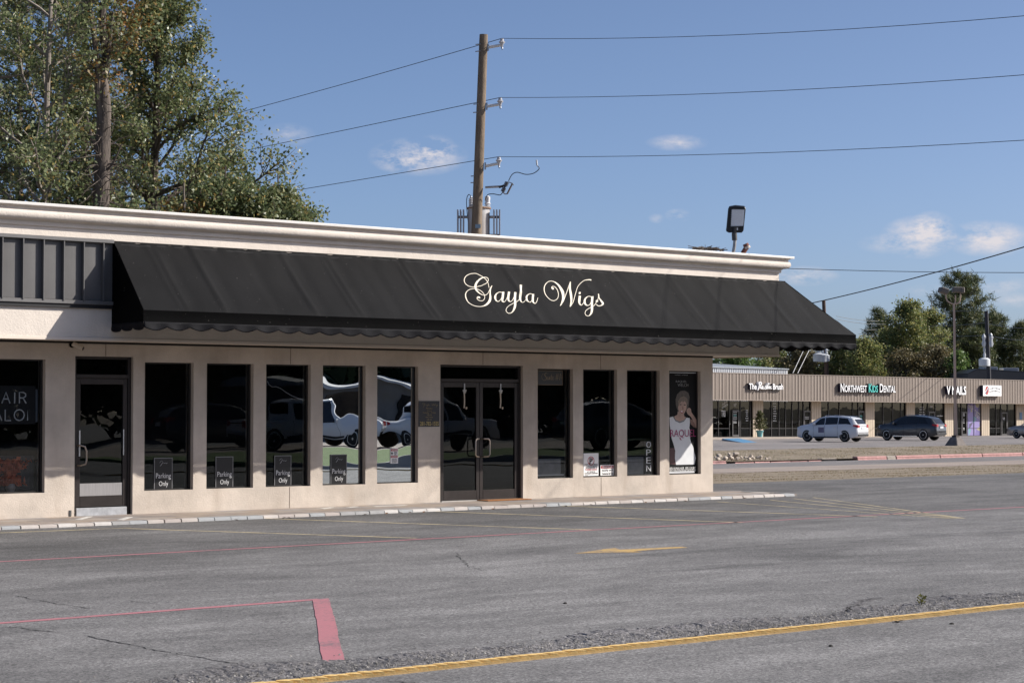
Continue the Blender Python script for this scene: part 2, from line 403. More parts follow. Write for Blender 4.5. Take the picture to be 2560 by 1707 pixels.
# the little strips of white tape that lie on the walk
WTAPE = M('white_tape', (.72, .70, .66), .6, n=(30, .3))
for (xa, ya, xb, yb) in [(r_[0], r_[1], r_[2], r_[3]) for r_ in [(179, 1193, 206, 1186), (275, 1194, 298, 1187), (738, 1168, 762, 1165), (798, 1165, 818, 1163), (858, 1163, 932, 1160)]]:
    a, b = onZ(xa, ya, .006), onZ(xb, yb, .006); d = (b-a); nrm = Vector((-d.y, d.x, 0)).normalized()*.045
    tag(MB().slab([a-nrm, b-nrm, b+nrm, a+nrm], (0, 0, .003)).build('tape_strip', WTAPE), 'short white tape strip on the tiled walk, %s' % {179: 'left one before the salon door', 275: 'right one before the salon door', 738: 'shortest left of three below the mirrored windows', 798: 'middle of three below the mirrored windows', 858: 'longest of three left of the double door'}[xa], 'tape', 'tape strips on the walk')

# painted markings on the lot (thin sheets)
ZP = -.045+.0028
YEL = paint('yellow_line_paint', (.58, .48, .29), .44); RED = paint('red_line_paint', (.45, .18, .20), .30); ORG = paint('arrow_paint', (.55, .36, .13), .48)
def line(name, p, q, w, mat, label, wob=.012, n=24, cat='marking', group=None, z=ZP):
    p, q = Vector((p[0], p[1], z)), Vector((q[0], q[1], z)); d = q-p; nr = Vector((-d.y, d.x, 0)).normalized()*w/2
    L = []; R_ = []
    for i in range(n+1):
        c = p+d*(i/n); L.append(c-nr*(1+random.uniform(-1, 1)*wob/w)); R_.append(c+nr*(1+random.uniform(-1, 1)*wob/w))
    mb = MB(); mb.add(L+R_, [(i, i+1, n+2+i, n+1+i) for i in range(n)]); o = mb.build(name, mat); return tag(o, label, cat, group, 'structure' if not label else None)
g2 = lambda x, y: onZ(x, y, ZP)
for (a, b, lb) in [((295, 1213), (957, 1235), 'yellow parking line starting before the salon door'), ((612, 1190), (1358, 1216), 'yellow parking line starting below the mirrored windows'),
                   ((1003, 1174), (1705, 1199.5), 'yellow parking line starting before the double door'), ((1288, 1161), (2014, 1186), 'yellow parking line starting below the no parking sign')]:
    p, q = g2(*a), g2(*b); line('parking_line', (p.x, p.y), (q.x, q.y), .105, YEL, lb, group='yellow parking lines')
p, q = g2(0, 1223), g2(300, 1211.5); line('parking_line', (p.x, p.y), (q.x, q.y), .10, YEL, 'yellow line along the kerb at the left edge', group='yellow parking lines')
# hatched no-parking triangle right of the walk
hb = Vector((-1.25, -1.85, 0)); ht = Vector((1.55, -1.75, 0)); tip = Vector((.05, -7.6, 0))
tipL = g2(2215, 1189.5)
for (a, lb) in [((1646, 1151.5), 'near outer line of the yellow hatched triangle'), ((1770, 1148), 'second line of the yellow hatched triangle'), ((1822, 1144.5), 'third line of the yellow hatched triangle'), ((1868, 1142), 'far outer line of the yellow hatched triangle')]:
    p = g2(*a); q = tipL+(p-g2(1868, 1142))*.08; line('hatch_line', (p.x, p.y), (q.x, q.y), .06, YEL, lb, group='yellow hatch lines beyond the walk')
a, b = g2(0, 1289.5), g2(2352, 1172.5); YR = (a.y+b.y)/2
line('red_line', (-60, -6.9), (60, -7.2), .10, RED, 'long faded red fire lane line across the middle of the lot', n=120)
a = g2(735, 1375); line('red_line', (-60, a.y+.02), (a.x, a.y), .11, RED, 'red fire lane line that ends at the broad red bar', n=80)
bar = [g2(717, 1376), g2(755, 1373.5), g2(795, 1529), g2(744, 1539)]
mb = MB(); n = 14; Lp, Rp = [], []
for i in range(n+1):
    t = i/n; l, r = bar[0].lerp(bar[3], t), bar[1].lerp(bar[2], t); u = (r-l).normalized(); wv = .004*math.sin(i*1.1)+.004*math.sin(i*2.7)+.012*math.exp(-((i-5)/2.)**2); Lp.append(l+u*wv); Rp.append(r+u*(wv+.002*math.sin(i*1.9)))
for v in Lp+Rp: v.z += .001
mb.add(Lp+Rp, [(i, n+1+i, n+2+i, i+1) for i in range(n)])
tag(mb.build('red_bar', RED), 'broad short pink red painted bar pointing at the foreground', 'marking')
ar = [(1318, 1270.5), (1390, 1260), (1412, 1257.5), (1424, 1261.5), (1500, 1258), (1565, 1254.5), (1580, 1257), (1545, 1259), (1455, 1265.5), (1476, 1267.5), (1400, 1268.5)]
tag(MB().poly([g2(*p) for p in ar]).build('arrow_marking', ORG), 'faded yellow arrow painted on the lot pointing left', 'marking')

# ribbed yellow strip set across the lot, with the broken asphalt edge behind it
STRIP = M('strip_paint', (.74, .51, .20), .8, n=(14, .3), b=(60, .4), col2=(.60, .40, .15)); STRIPW = M('strip_paint_worn', (.36, .24, .10), .8, n=(14, .4), b=(60, .5))
strip = empty('ribbed_kerb', (-16, -17.0, -.05), 'low yellow painted ribbed strip running across the foreground lot', 'kerb')
MB().slab([(-40, -17.39, -.06), (-40, -17.385, -.0385), (-40, -17.30, -.037), (-40, -17.29, -.06)], (70, 0, 0)).build('base', STRIPW, strip)
tooth = MB().add([(0, -17.312, -.038), (.083, -17.385, -.038), (.086, -17.305, -.038), (0, -17.305, -.038), (.002, -17.309, -.014), (.082, -17.370, -.018), (.086, -17.300, -.013), (0, -17.300, -.012)],
                 [(0, 3, 2, 1), (4, 5, 6, 7), (0, 1, 5, 4), (1, 2, 6, 5), (2, 3, 7, 6), (3, 0, 4, 7)])
tme = tooth.mesh('rib', center=False)[0]; tme.materials.append(STRIP)
x = -21.9; i = 0
while x < -12.6:
    o = put('rib', tme, None, strip, False, (x, random.uniform(-.004, .004), random.uniform(-.003, .001))); o.scale = (random.uniform(.93, 1.02), 1, 1); x += .0875*random.uniform(.96, 1.05); i += 1
far = MB()
for xx in np.arange(-40, 30, .0875):
    if xx < -21.95 or xx > -12.6: far.add([(p[0]+xx, p[1], p[2]) for p in tooth.v], tooth.f)
tag(far.build('rib', STRIP, strip), kind='stuff')
COARSE = asphalt('broken_asphalt', (.178, .168, .165), streak=.8, speck=1.5)
def rough_strip(u, v):
    x = -24+u*20; y = -17.30+v*(.80+.14*math.sin(x*1.7)+.10*math.sin(x*4.1+1)+random.uniform(-.05, .05)); b = math.sin(math.pi*min(1, max(0, v)))
    return (x, y, -.0435+.026*(1-v)*(v < .99)+random.uniform(-.006, .007)*(b > .05))
tag(MB().grid(rough_strip, 620, 14).build('broken_asphalt', COARSE), kind='structure')
# loose aggregate on it
g = np.random.default_rng(5); n = 2600; x = g.uniform(-23, -12, n); y = -17.27+np.abs(g.normal(0, .34, n)); s_ = g.uniform(.004, .013, n)
base = np.array([(1, 0, 0), (-.5, .87, 0), (-.5, -.87, 0), (0, 0, .9)]); rot = g.uniform(0, 6.28, n)
Vv = np.empty((n, 4, 3)); ca, sa = np.cos(rot), np.sin(rot)
for i in range(4):
    Vv[:, i, 0] = x+s_*(base[i, 0]*ca-base[i, 1]*sa); Vv[:, i, 1] = y+s_*(base[i, 0]*sa+base[i, 1]*ca); Vv[:, i, 2] = -.040+.026*np.clip((-16.5-y)/.8, 0, 1)+s_*base[i, 2]
Q = np.array([(0, 1, 3), (1, 2, 3), (2, 0, 3)]); Q = (np.arange(n)[:, None, None]*4+Q[None]).reshape(-1, 3)
GRAV = leafmat('loose_aggregate', [(0, (.09, .085, .08)), (.5, (.17, .16, .15)), (.9, (.25, .235, .22)), (1, (.40, .38, .35))], 0, .9)
tag(put('loose_gravel', fastmesh('loose_gravel', Vv.reshape(-1, 3), Q), GRAV), 'loose gravel along the broken asphalt edge', 'gravel', kind='stuff')
# cracks in the lot: thin dark filled ribbons belonging to the asphalt
CRK = M('crack_fill', (.022, .021, .021), .9)
def crack(pts, w=.008):
    P = [g2(*p) for p in pts]; out = []
    for a, b in zip(P[:-1], P[1:]):
        for t in np.linspace(0, 1, 9)[:-1]: out.append(a.lerp(b, t)+Vector((random.uniform(-.02, .02), random.uniform(-.03, .03), 0)))
    mb = MB(); k = []
    for i, p in enumerate(out):
        ww = w*random.uniform(.15, 1.2); d = (out[min(i+1, len(out)-1)]-out[max(0, i-1)]).normalized(); nn = Vector((-d.y, d.x, 0))*ww; k += [p-nn, p+nn]
    mb.add(k, [(2*i, 2*i+1, 2*i+3, 2*i+2) for i in range(len(out)-1)]); mb.build('crack', CRK, LOT)
crack([(35, 1366), (95, 1379), (150, 1388), (215, 1398)]); crack([(295, 1378), (345, 1386)], .006)
crack([(20, 1438), (60, 1443), (160, 1454)], .009); crack([(200, 1460), (260, 1472), (340, 1488), (400, 1499), (455, 1508), (520, 1520), (600, 1532)], .009)
crack([(705, 1534), (735, 1541), (752, 1552)], .016); crack([(1048, 1268), (1058, 1283), (1078, 1300), (1120, 1312)], .006)
crack([(880, 1562), (960, 1567)], .01)
CRK = M('tyre_mark', (.145, .138, .138), .9)
for k in range(4):
    crack([(1925+k*5, 1425), (1932+k*5, 1408), (1948+k*6, 1392), (1975+k*8, 1378), (2010+k*10, 1370)], .02); crack([(2052+k*6, 1428), (2056+k*6, 1412), (2070+k*7, 1400), (2095+k*9, 1392)], .02)
# small dark bits lying about and a weed in the strip
LEAFB = M('fallen_leaf_brown', (.16, .075, .035), .8); ROCK = M('asphalt_crumb', (.04, .035, .03), .9, b=(30, .5))
for (x, y, s_, lb) in [(1298, 1385, .035, 'dark crumb of asphalt lying in the middle of the lot'), (1908, 1483, .03, 'dark flat crumb on the lot beside the ribbed strip'), (2378*.99, 1458, .0, ''), (2186, 1432, .035, 'brown crumb below the ribbed strip at the right edge')]:
    if s_ == 0: continue
    c = g2(x, y); s_ *= .55; mb = MB().lathe([(s_*.9, -.005), (s_, .004), (s_*.5, .010), (.001, .012)], c, n=6); tag(mb.build('crumb', ROCK), lb, 'crumb')
for i in range(16):
    X = random.uniform(-13, .5); c = Vector((X, -1.70-random.random()*.08, -.04)); mb = MB(); a = random.uniform(0, 6.28)
    u = Vector((math.cos(a), math.sin(a), .25))*.045; v = Vector((-math.sin(a), math.cos(a), .4))*.03
    mb.add([c-u, c+v*.9, c+u, c-v*.9+Vector((0, 0, .02))], [(0, 1, 2, 3)])
    tag(mb.build('fallen_leaf', LEAFB), 'small brown fallen leaf in the gutter along the kerb tiles', 'leaf', 'fallen leaves along the kerb')
wd = g2(2142, 1392); mb = MB()
for i in range(26):
    z = random.uniform(.0, .08); a = random.uniform(0, 6.28); l = random.uniform(.015, .035); c = wd+Vector((random.uniform(-.02, .02), .12+random.uniform(-.02, .02), z))
    mb.add([c, c+Vector((math.cos(a)*l, math.sin(a)*l, .02)), c+Vector((math.cos(a+.4)*l*.6, math.sin(a+.4)*l*.6, .03))], [(0, 1, 2)])
weed = empty('weed', wd, 'small weed growing out of the broken asphalt by the ribbed strip', 'weed')
mb.build('leaves', leafmat('weed_leaf', [(0, (.12, .13, .03)), (1, (.25, .22, .05))]), weed); MB().tube([wd+Vector((0, .12, -.02)), wd+Vector((.01, .12, .09))], .004, 5).build('stem', MATS['weed_leaf'], weed)

# red kerb of the far side of the street, broken in places
RK = M('red_kerb_paint', (.50, .27, .25), .8, n=(5, .35), b=(20, .4)); RKB = M('broken_kerb_concrete', (.42, .37, .32), .95, n=(3, .3), b=(14, .8))
kerb = empty('street_kerb', (40, 27.1, -.55), 'faded red painted kerb along the far side of the street', 'kerb')
def kblock(x0, x1, mat, h=.15, dy=0, sink=0):
    pr = [(27.0+dy, -.57-sink), (27.03+dy, -.56+h-.01-sink), (27.06+dy, -.555+h-sink), (27.3+dy, -.555+h-sink), (27.32+dy, -.57-sink)]
    MB().slab([(x0, y, z) for y, z in pr], (x1-x0, 0, 0)).build('kerb_block', mat, kerb, bevel=.015)
kblock(-80, 28.5, RK, .11); x = 29.0
for ln in (1.1, .9, 1.2, 1.0, .8): kblock(x, x+ln, RK, random.uniform(.05, .085), random.uniform(-.05, .05), .01); x += ln+.04
kblock(34.3, 35.2, RKB, .10, .1); kblock(36.4, 38.3, RK, .15); kblock(38.34, 38.9, RKB, .14)
x = 38.95
while x < 70: kblock(x, x+2.96, RK, .15); x += 3.0
kblock(x, 200, RK, .15)
RUB = M('concrete_rubble', (.50, .43, .36), .95, n=(4, .35), b=(20, .8))
for i in range(34):
    rx = random.gauss(0, .75); c = Vector((30.0+rx, 27.5+random.uniform(-.4, .9), tz(27.5)+.10+random.random()*.22*math.exp(-rx*rx))); s_ = random.uniform(.05, .13); mb = MB()
    u = Vector((random.uniform(.5, 1), random.uniform(-.5, .5), random.uniform(-.3, .3))).normalized()*s_; v = u.orthogonal().normalized()*s_*random.uniform(.5, .9); w_ = u.cross(v).normalized()*s_*random.uniform(.3, .7)
    mb.obox(c+Vector((0, 0, .05)), u, v, w_); tag(mb.build('rubble_piece', RUB, bevel=.03), 'broken concrete lump in the rubble heap at the end of the red kerb', 'rubble', 'rubble heap by the building corner')

# ------------------------------------------------------------------ the shop building
XL = -24.0                                   # goes on past the left edge of the picture
B = -.93                                     # face of the overhanging parapet box
shop = empty('shop_building', (-8, 0, 0), 'long single storey beige stucco shop building with overhanging parapet', 'building')
BRZ = M('bronze_frame', (.036, .029, .027), .42, .4, n=(8, .25)); DARKF = M('dark_frame', (.018, .016, .015), .5)
OPEN = [(-16.62, -14.47, .38, 2.40), (-13.97, -12.965, -.02, 2.462)]
WINS = [(-12.76+1.131*i, -12.76+1.131*i+.885) for i in range(5)]+[(-4.592+1.1275*i, -4.592+1.1275*i+.872) for i in range(4)]
OPEN += [(a, b, .36, 2.385) for a, b in WINS]+[(-6.86, -4.945, -.02, 2.43)]
OPEN += [(-18.5, -17.5, -.02, 2.46), (-20.6, -19.0, .38, 2.40)]
OPEN.sort()
mb = MB(); xs = sorted({XL, 0.0}|{o[0] for o in OPEN}|{o[1] for o in OPEN})
for a, b in zip(xs[:-1], xs[1:]):
    op = [o for o in OPEN if o[0] <= a+1e-6 and o[1] >= b-1e-6]
    zs = [(-.02, 2.9)] if not op else [(-.02, op[0][2]), (op[0][3], 2.9)]
    for z0, z1 in zs:
        if z1-z0 > .01: mb.quad((a, 0, z0), (b, 0, z0), (b, 0, z1), (a, 0, z1))
for (a, b, z0, z1) in OPEN:
    d = .24
    mb.quad((a, 0, z0), (a, 0, z1), (a, d, z1), (a, d, z0)); mb.quad((b, 0, z0), (b, d, z0), (b, d, z1), (b, 0, z1))
    mb.quad((a, 0, z1), (b, 0, z1), (b, d, z1), (a, d, z1)); mb.quad((a, 0, z0), (a, d, z0), (b, d, z0), (b, 0, z0))
mb.quad((0, 0, -.02), (0, 11, -.02), (0, 11, 2.9), (0, 0, 2.9)); mb.quad((XL, 0, -.02), (XL, 0, 2.9), (XL, 11, 2.9), (XL, 11, -.02))
mb.quad((0, 11, -.02), (XL, 11, -.02), (XL, 11, 2.9), (0, 11, 2.9))
mb.build('wall', WALL, shop)
JNT = M('control_joint', (.20, .165, .135), .9)
for (x, z0, z1) in [(-13.45, 2.465, 2.69), (-10.02, 2.39, 2.69), (-10.03, -.01, .355), (-5.89, 2.435, 2.69), (-3.02, 2.39, 2.69), (-3.01, -.01, .355)]:
    MB().box(x-.006, x+.006, -.003, .01, z0, z1).build('joint', JNT, shop)
# dark shop interior behind the panes
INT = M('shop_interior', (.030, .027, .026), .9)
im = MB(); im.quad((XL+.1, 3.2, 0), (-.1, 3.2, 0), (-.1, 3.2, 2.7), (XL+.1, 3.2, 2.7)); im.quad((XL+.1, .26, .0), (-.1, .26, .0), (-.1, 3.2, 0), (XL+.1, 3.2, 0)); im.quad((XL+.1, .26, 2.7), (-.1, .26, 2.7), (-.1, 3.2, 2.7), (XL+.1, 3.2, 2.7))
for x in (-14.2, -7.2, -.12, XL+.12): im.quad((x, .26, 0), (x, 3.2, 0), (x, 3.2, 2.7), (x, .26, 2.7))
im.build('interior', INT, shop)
# parapet box, cornice, soffit
CP = [(0, 2.69), (0, 4.330), (.034, 4.338), (.036, 4.392), (.050, 4.398), (.060, 4.412), (.110, 4.415), (.145, 4.432), (.166, 4.462), (.172, 4.498), (.162, 4.532), (.138, 4.556), (.128, 4.566), (.132, 4.585), (.165, 4.606), (.170, 4.616)]
def ringpath(o): return [(XL, B-o), (.93+o, B-o), (.93+o, 11)]
def sweep(prof, mat, name, parent, smooth=True):
    mb = MB(); k = 0
    for (o, z) in prof:
        for p in ringpath(o): mb.v.append((p[0], p[1], z))
    for i in range(len(prof)-1):
        for j in range(2): a = i*3+j; mb.f.append((a, a+1, a+4, a+3))
    return mb.build(name, mat, parent, smooth)
sweep(CP[:2], PARA, 'parapet', shop, False); sweep(CP[1:], PARA, 'cornice', shop)
sof = MB().quad((XL, B, 2.69), (XL, .0, 2.69), (.93, .0, 2.69), (.93, B, 2.69)); sof.quad((0, 0, 2.69), (0, 11, 2.69), (.93, 11, 2.69), (.93, 0, 2.69)); sof.build('soffit', PARA, shop)
DRIP = M('drip_edge', (.72, .62, .53), .6); sweep([(.004, 2.672), (.016, 2.672), (.016, 2.712), (.003, 2.716)], DRIP, 'drip_edge', shop, False)
VENT = M('soffit_gap', (.02, .018, .016), .9); MB().box(XL, 0, -.012, -.002, 2.655, 2.688).build('soffit_gap', VENT, shop)
FLASH = M('cap_flashing', (.78, .75, .71), .45, 0, n=(2, .12)); sweep([(.150, 4.617), (.216, 4.614), (.220, 4.646), (.216, 4.654), (-.10, 4.664)], FLASH, 'cap_flashing', shop, False)
mb = MB().quad((XL, B+.1, 4.66), (.83, B+.1, 4.66), (.83, B+.1, 4.0), (XL, B+.1, 4.0)); mb.quad((XL, B, 4.02), (.9, B, 4.02), (.9, 11, 4.02), (XL, 11, 4.02)); mb.build('roof', M('roof_membrane', (.42, .40, .37), .9), shop)
# ---- windows
GL = glass('tinted_window_glass', (.86, .87, .88), .95, .0009); GLW = glass('mirror_film_glass', None, 1, .0030, film=(.60, .64, .66)); GLD = glass('door_glass', (.40, .40, .41), 1.0, .0016)
def window(a, b, z0, z1, mat, yg=.105):
    f = MB(); t = .022
    f.box(a+.001, a+t, yg-.02, yg+.03, z0+.001, z1-.001); f.box(b-t*1.6, b-.001, yg-.02, yg+.03, z0+.001, z1-.001)
    f.box(a+t, b-t*1.6, yg-.02, yg+.03, z1-t, z1-.001); f.box(a+t, b-t*1.6, yg-.02, yg+.03, z0+.001, z0+t)
    w = f.build('window', DARKF, shop)
    MB().quad((a+t, yg, z0+t), (b-t*1.6, yg, z0+t), (b-t*1.6, yg, z1-t), (a+t, yg, z1-t)).build('pane', mat, w); return w
window(-16.62, -14.47, .38, 2.40, GL); window(-20.6, -19.0, .38, 2.40, GL)
for i, (a, b) in enumerate(WINS): window(a, b, .36, 2.385, GLW if i in (3, 4) else GL)
# ---- doors
def door(x0, x1, z0, z1, parent, hinge):
    t = .075; y0, y1 = .075, .12
    d = MB(); d.box(x0, x0+t, y0, y1, z0, z1); d.box(x1-t, x1, y0, y1, z0, z1); d.box(x0+t, x1-t, y0, y1, z1-.09, z1); d.box(x0+t, x1-t, y0, y1, z0, z0+.17)
    o = d.build('door', BRZ, parent, bevel=.004)
    MB().quad((x0+t, .098, z0+.17), (x1-t, .098, z0+.17), (x1-t, .098, z1-.09), (x0+t, .098, z1-.09)).build('pane', GLD, o); return o
HAND = M('satin_handle', (.45, .37, .30), .35, .9)
def dframe(x0, x1, z1, zt):
    f = MB(); f.box(x0+.001, x0+.055, .06, .16, 0, z1-.001); f.box(x1-.055, x1-.001, .06, .16, 0, z1-.001); f.box(x0+.055, x1-.055, .06, .16, zt, zt+.06); f.box(x0+.055, x1-.055, .06, .16, z1-.04, z1-.001)
    o = f.build('door_frame', BRZ, shop, bevel=.004); MB().quad((x0+.055, .11, zt+.06), (x1-.055, .11, zt+.06), (x1-.055, .11, z1-.04), (x0+.055, .11, z1-.04)).build('transom', GLD, o); return o
dframe(-6.86, -4.945, 2.43, 2.125)
hz = .95
for (x0, x1, hx, hd, hk) in [(-6.80, -5.908, -5.955, -1, 1), (-5.902, -5.005, -5.855, 1, 1)]:
    o = door(x0, x1, .02, 2.12, shop, 0)
    MB().tube([(hx, .075, hz-.16), (hx+hd*.01, .02, hz-.16), (hx+hd*.09, -.01, hz-.155), (hx+hd*.115, -.015, hz-.12), (hx+hd*.115, -.015, hz+.12), (hx+hd*.09, -.01, hz+.155), (hx+hd*.01, .02, hz+.16), (hx, .075, hz+.16)], .014, 8).build('handle', HAND, o, True)
MB().box(-6.80, -5.0, .03, .16, -.02, .018).build('threshold', M('aluminium_threshold', (.55, .53, .50), .4, .8), shop)
dframe(-13.97, -12.965, 2.462, 2.125)
o = door(-13.912, -13.025, .135, 2.12, shop, 0); hx = -13.86
MB().tube([(hx-.03, .075, .78), (hx, .02, .78), (hx+.07, -.01, .80), (hx+.085, -.015, .86), (hx+.085, -.015, 1.0), (hx+.06, -.01, 1.07), (hx, .02, 1.09), (hx-.03, .075, 1.09)], .013, 8).build('handle', HAND, o, True)
MB().box(-13.865, -13.842, .062, .073, .92, 1.32).build('push_plate', M('brushed_plate', (.6, .6, .6), .3, .9), o); MB().box(-13.10, -13.085, .062, .073, .93, 1.33).build('edge_trim', MATS['brushed_plate'], o)
GREYB = M('grey_painted_board', (.43, .44, .46), .7, n=(12, .35), b=(20, .4))
MB().box(-13.915, -13.04, .04, .13, -.015, .125).build('door_step', GREYB, shop, bevel=.006)
PVC = M('frosted_strip', (.30, .29, .29), .8, n=(60, .25), stretch=(1, 1, .05)); MB().box(-13.835, -13.102, .085, .094, .306, .50).build('frosted_film', PVC, o)
MB().box(-14.06, -14.02, -.012, .002, .01, .10).build('outlet_cover', M('dark_plate', (.07, .07, .07), .5), shop, bevel=.004)
# standing seam metal panels left of the awning
MET = M('charcoal_metal', (.118, .114, .113), .6, .0, n=(1.3, .22), b=(1.5, .25, .02)); METD = M('charcoal_flashing', (.15, .145, .143), .55, .0, n=(3, .2))
roofm = empty('metal_panelling', (-16, B, 3.2), 'charcoal standing seam metal panelling left of the awning', 'panelling')
pm = MB().grid(lambda u, v: (-.154+u*.308, B-.012-.006*math.sin(math.pi*u), 3.27+v*.86), 6, 1).mesh('panel', center=False)[0]; pm.materials.append(MET)
sm = MB().box(-.008, .008, B-.088, B-.001, 3.25, 4.13).mesh('seam', center=False)[0]; sm.materials.append(MET)
x = -13.715-.163
while x > XL+.3: put('panel', pm, None, roofm, False, (x, 0, 0)); put('seam', sm, None, roofm, False, (x-.163, 0, 0)); x -= .3255
MB().box(XL, -13.87, B-.074, B-.001, 3.205, 3.262).build('bottom_flashing', METD, roofm, bevel=.004); MB().box(XL, -13.87, B-.088, B-.001, 4.135, 4.19).build('top_flashing', METD, roofm, bevel=.004)
MB().box(XL, -13.87, B-.05, B-.001, 3.15, 3.204).build('shadow_strip', M('shadow_black', (.012, .012, .014), .6), roofm)  # solid black strip painted in as the shadow below the bottom flashing

# ------------------------------------------------------------------ the awning
def fabric(name, col):
    t = NT(name); f = t.noise(1.4, 5, .6, t.pos((1, 1, .5))); c = t.mix(t.mrange(f, .35, .7, 0, 1), c4(col), c4([x*1.5 for x in col]))
    c = t.mix(t.mrange(t.noise(46, 2, .4), .76, .80, 0, .55), c, (.35, .33, .30, 1))
    t.link(c, t.b.inputs['Base Color']); t.b.inputs['Roughness'].default_value = .72; t.b.inputs['Specular IOR Level'].default_value = .13
    t.bump(t.math('ADD', t.noise(700, 2), t.math('MULTIPLY', t.noise(5, 4, .6), 6)), .12, .006); MATS[name] = t.m; return t.m
FAB = fabric('black_awning_fabric', (.0056, .0056, .006)); FABD = fabric('black_valance_fabric', (.0042, .0042, .0058))
FABB = fabric('dark_band_fabric', (.0016, .0016, .0018)); FABB.node_tree.nodes['Principled BSDF'].inputs['Specular IOR Level'].default_value = .03  # bands and end panel coloured darker than the slope fabric
AX0, AX0F, AX1T, AX1F = -13.86, -13.97, 1.06, 1.90           # left end (top, front), right end (top, front)
YT, YF, ZT, ZF, ZB, ZV = B-.05, -2.08, 4.165, 3.095, 2.925, 2.845
awn = empty('awning', (-6, -1.5, 2.8), 'long black fabric awning with cream script lettering over the shop windows', 'awning')
RAF = [-13.3+.79*i+random.uniform(-.09, .09) for i in range(20)]
SN = Vector((0, -(ZT-ZF), -(YF-YT))).normalized(); SN = Vector((0, -abs(SN.y), abs(SN.z)))
def slope(X, v, lift=0.):
    """point on the awning's front slope: X along the wall, v = 0 top .. 1 front edge"""
    y = YT+(YF-YT)*v; z = ZT+(ZF-ZT)*v; s = 0
    for i, r in enumerate(RAF):
        d = X-r
        if abs(d) < .5:
            k_ = .6+.5*math.sin(i*2.3)
            if i % 2 == 0: s += k_*(.013*math.exp(-((d+.065)/.035)**2)+.017*math.exp(-((d-.055)/.040)**2))
            else: s += k_*.020*math.exp(-(d/.05)**2)
            s -= .008*math.exp(-((d-.22)/.10)**2)
    s *= (.35+.65*min(1, v*3))*(1 if v < .93 else max(0, (1-v)/.07))
    s -= .018*math.sin(math.pi*v)*(1+.5*math.sin(X*2.1)); s += .004*math.sin(X*9+v*5)*(1-v)
    if v < .12: s += .006*math.sin(X*23)*(.12-v)/.12
    return Vector((X, y, z))+SN*(s+lift)
def fs(u, v):
    xa = AX0+(AX0F-AX0)*v; xb = AX1T+(AX1F-AX1T)*v; return slope(xa+(xb-xa)*u, v)
can = MB().grid(fs, 420, 16).build('canopy', FAB, awn, True)
# right hip side, folded round the corner of the building
MB().grid(lambda u, v: (AX1T+(AX1F-AX1T)*v, (YT+(YF-YT)*v)+u*(9-(YT+(YF-YT)*v)), ZT+(ZF-ZT)*v-.012*math.sin(math.pi*v)), 20, 8).build('hip_side', FAB, awn, True)
# front band and scalloped valance
PIT = .388
def scal(x): return .052*abs(math.sin(math.pi*x/PIT))**.8
def valance(p0, p1, name, outward):
    p0, p1 = Vector(p0), Vector(p1); L = (p1-p0).length; d = (p1-p0)/L; o = Vector(outward)
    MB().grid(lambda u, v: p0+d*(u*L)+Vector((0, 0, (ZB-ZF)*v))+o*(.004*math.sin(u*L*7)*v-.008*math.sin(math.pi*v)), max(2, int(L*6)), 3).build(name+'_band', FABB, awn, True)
    def f(u, v):
        s = u*L; low = ZV-ZB-scal(s)+.012*math.sin(s*.9)
        w = .016*math.sin(2*math.pi*s/PIT)*v+.010*math.sin(s*3.1+1)*v+.006*math.sin(s*17)*v*v
        return p0+d*s+Vector((0, 0, ZB-ZF+low*v))+o*(.004+w)
    me = MB().grid(f, max(12, int(L/PIT*12)), 5); o_ = me.build(name, FABD, awn, True)
    md = o_.modifiers.new('cloth', 'SOLIDIFY'); md.thickness = .006; return o_
valance((AX0F, YF, ZF), (AX1F, YF, ZF), 'valance', (0, -1, 0)); valance((AX1F, YF, ZF), (AX1F, 9, ZF), 'side_valance', (1, 0, 0))
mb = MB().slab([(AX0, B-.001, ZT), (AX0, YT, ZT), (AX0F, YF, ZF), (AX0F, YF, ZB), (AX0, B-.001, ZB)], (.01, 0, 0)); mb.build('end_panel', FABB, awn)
valance((AX0, B-.02, ZF), (AX0F, YF, ZF), 'end_valance', (-1, 0, 0))
# welt that ties the fabric to the wall: dark worn stitching just under the top edge
WELT = M('welt_stitching', (.010, .010, .011), .9); mb = MB(); X = AX0+.1
while X < AX1T:
    l = random.choice([.05, .09, .16, .35, .5, .7]); v0 = .038+.006*math.sin(X*3)+random.uniform(-.004, .004)
    if random.random() < .78:
        n = max(1, int(l/.06))
        for i in range(n):
            a, b = X+l*i/n, X+l*(i+1)/n; w_ = random.uniform(.006, .013); mb.quad(slope(a, v0-w_, .002), slope(b, v0-w_, .002), slope(b, v0+w_, .002), slope(a, v0+w_, .002))
    X += l+random.uniform(.02, .16)
tag(mb.build('stitching', WELT, awn), kind='stuff')
mb = MB(); [mb.add([(AX0+(AX1T-AX0)*i/60, YT-.002, ZT-.004), (AX0+(AX1T-AX0)*i/60, YT-.002, ZT+.012)], []) for i in range(61)]
mb.f = [(2*i, 2*i+2, 2*i+3, 2*i+1) for i in range(60)]; mb.build('top_edge', FAB, awn)
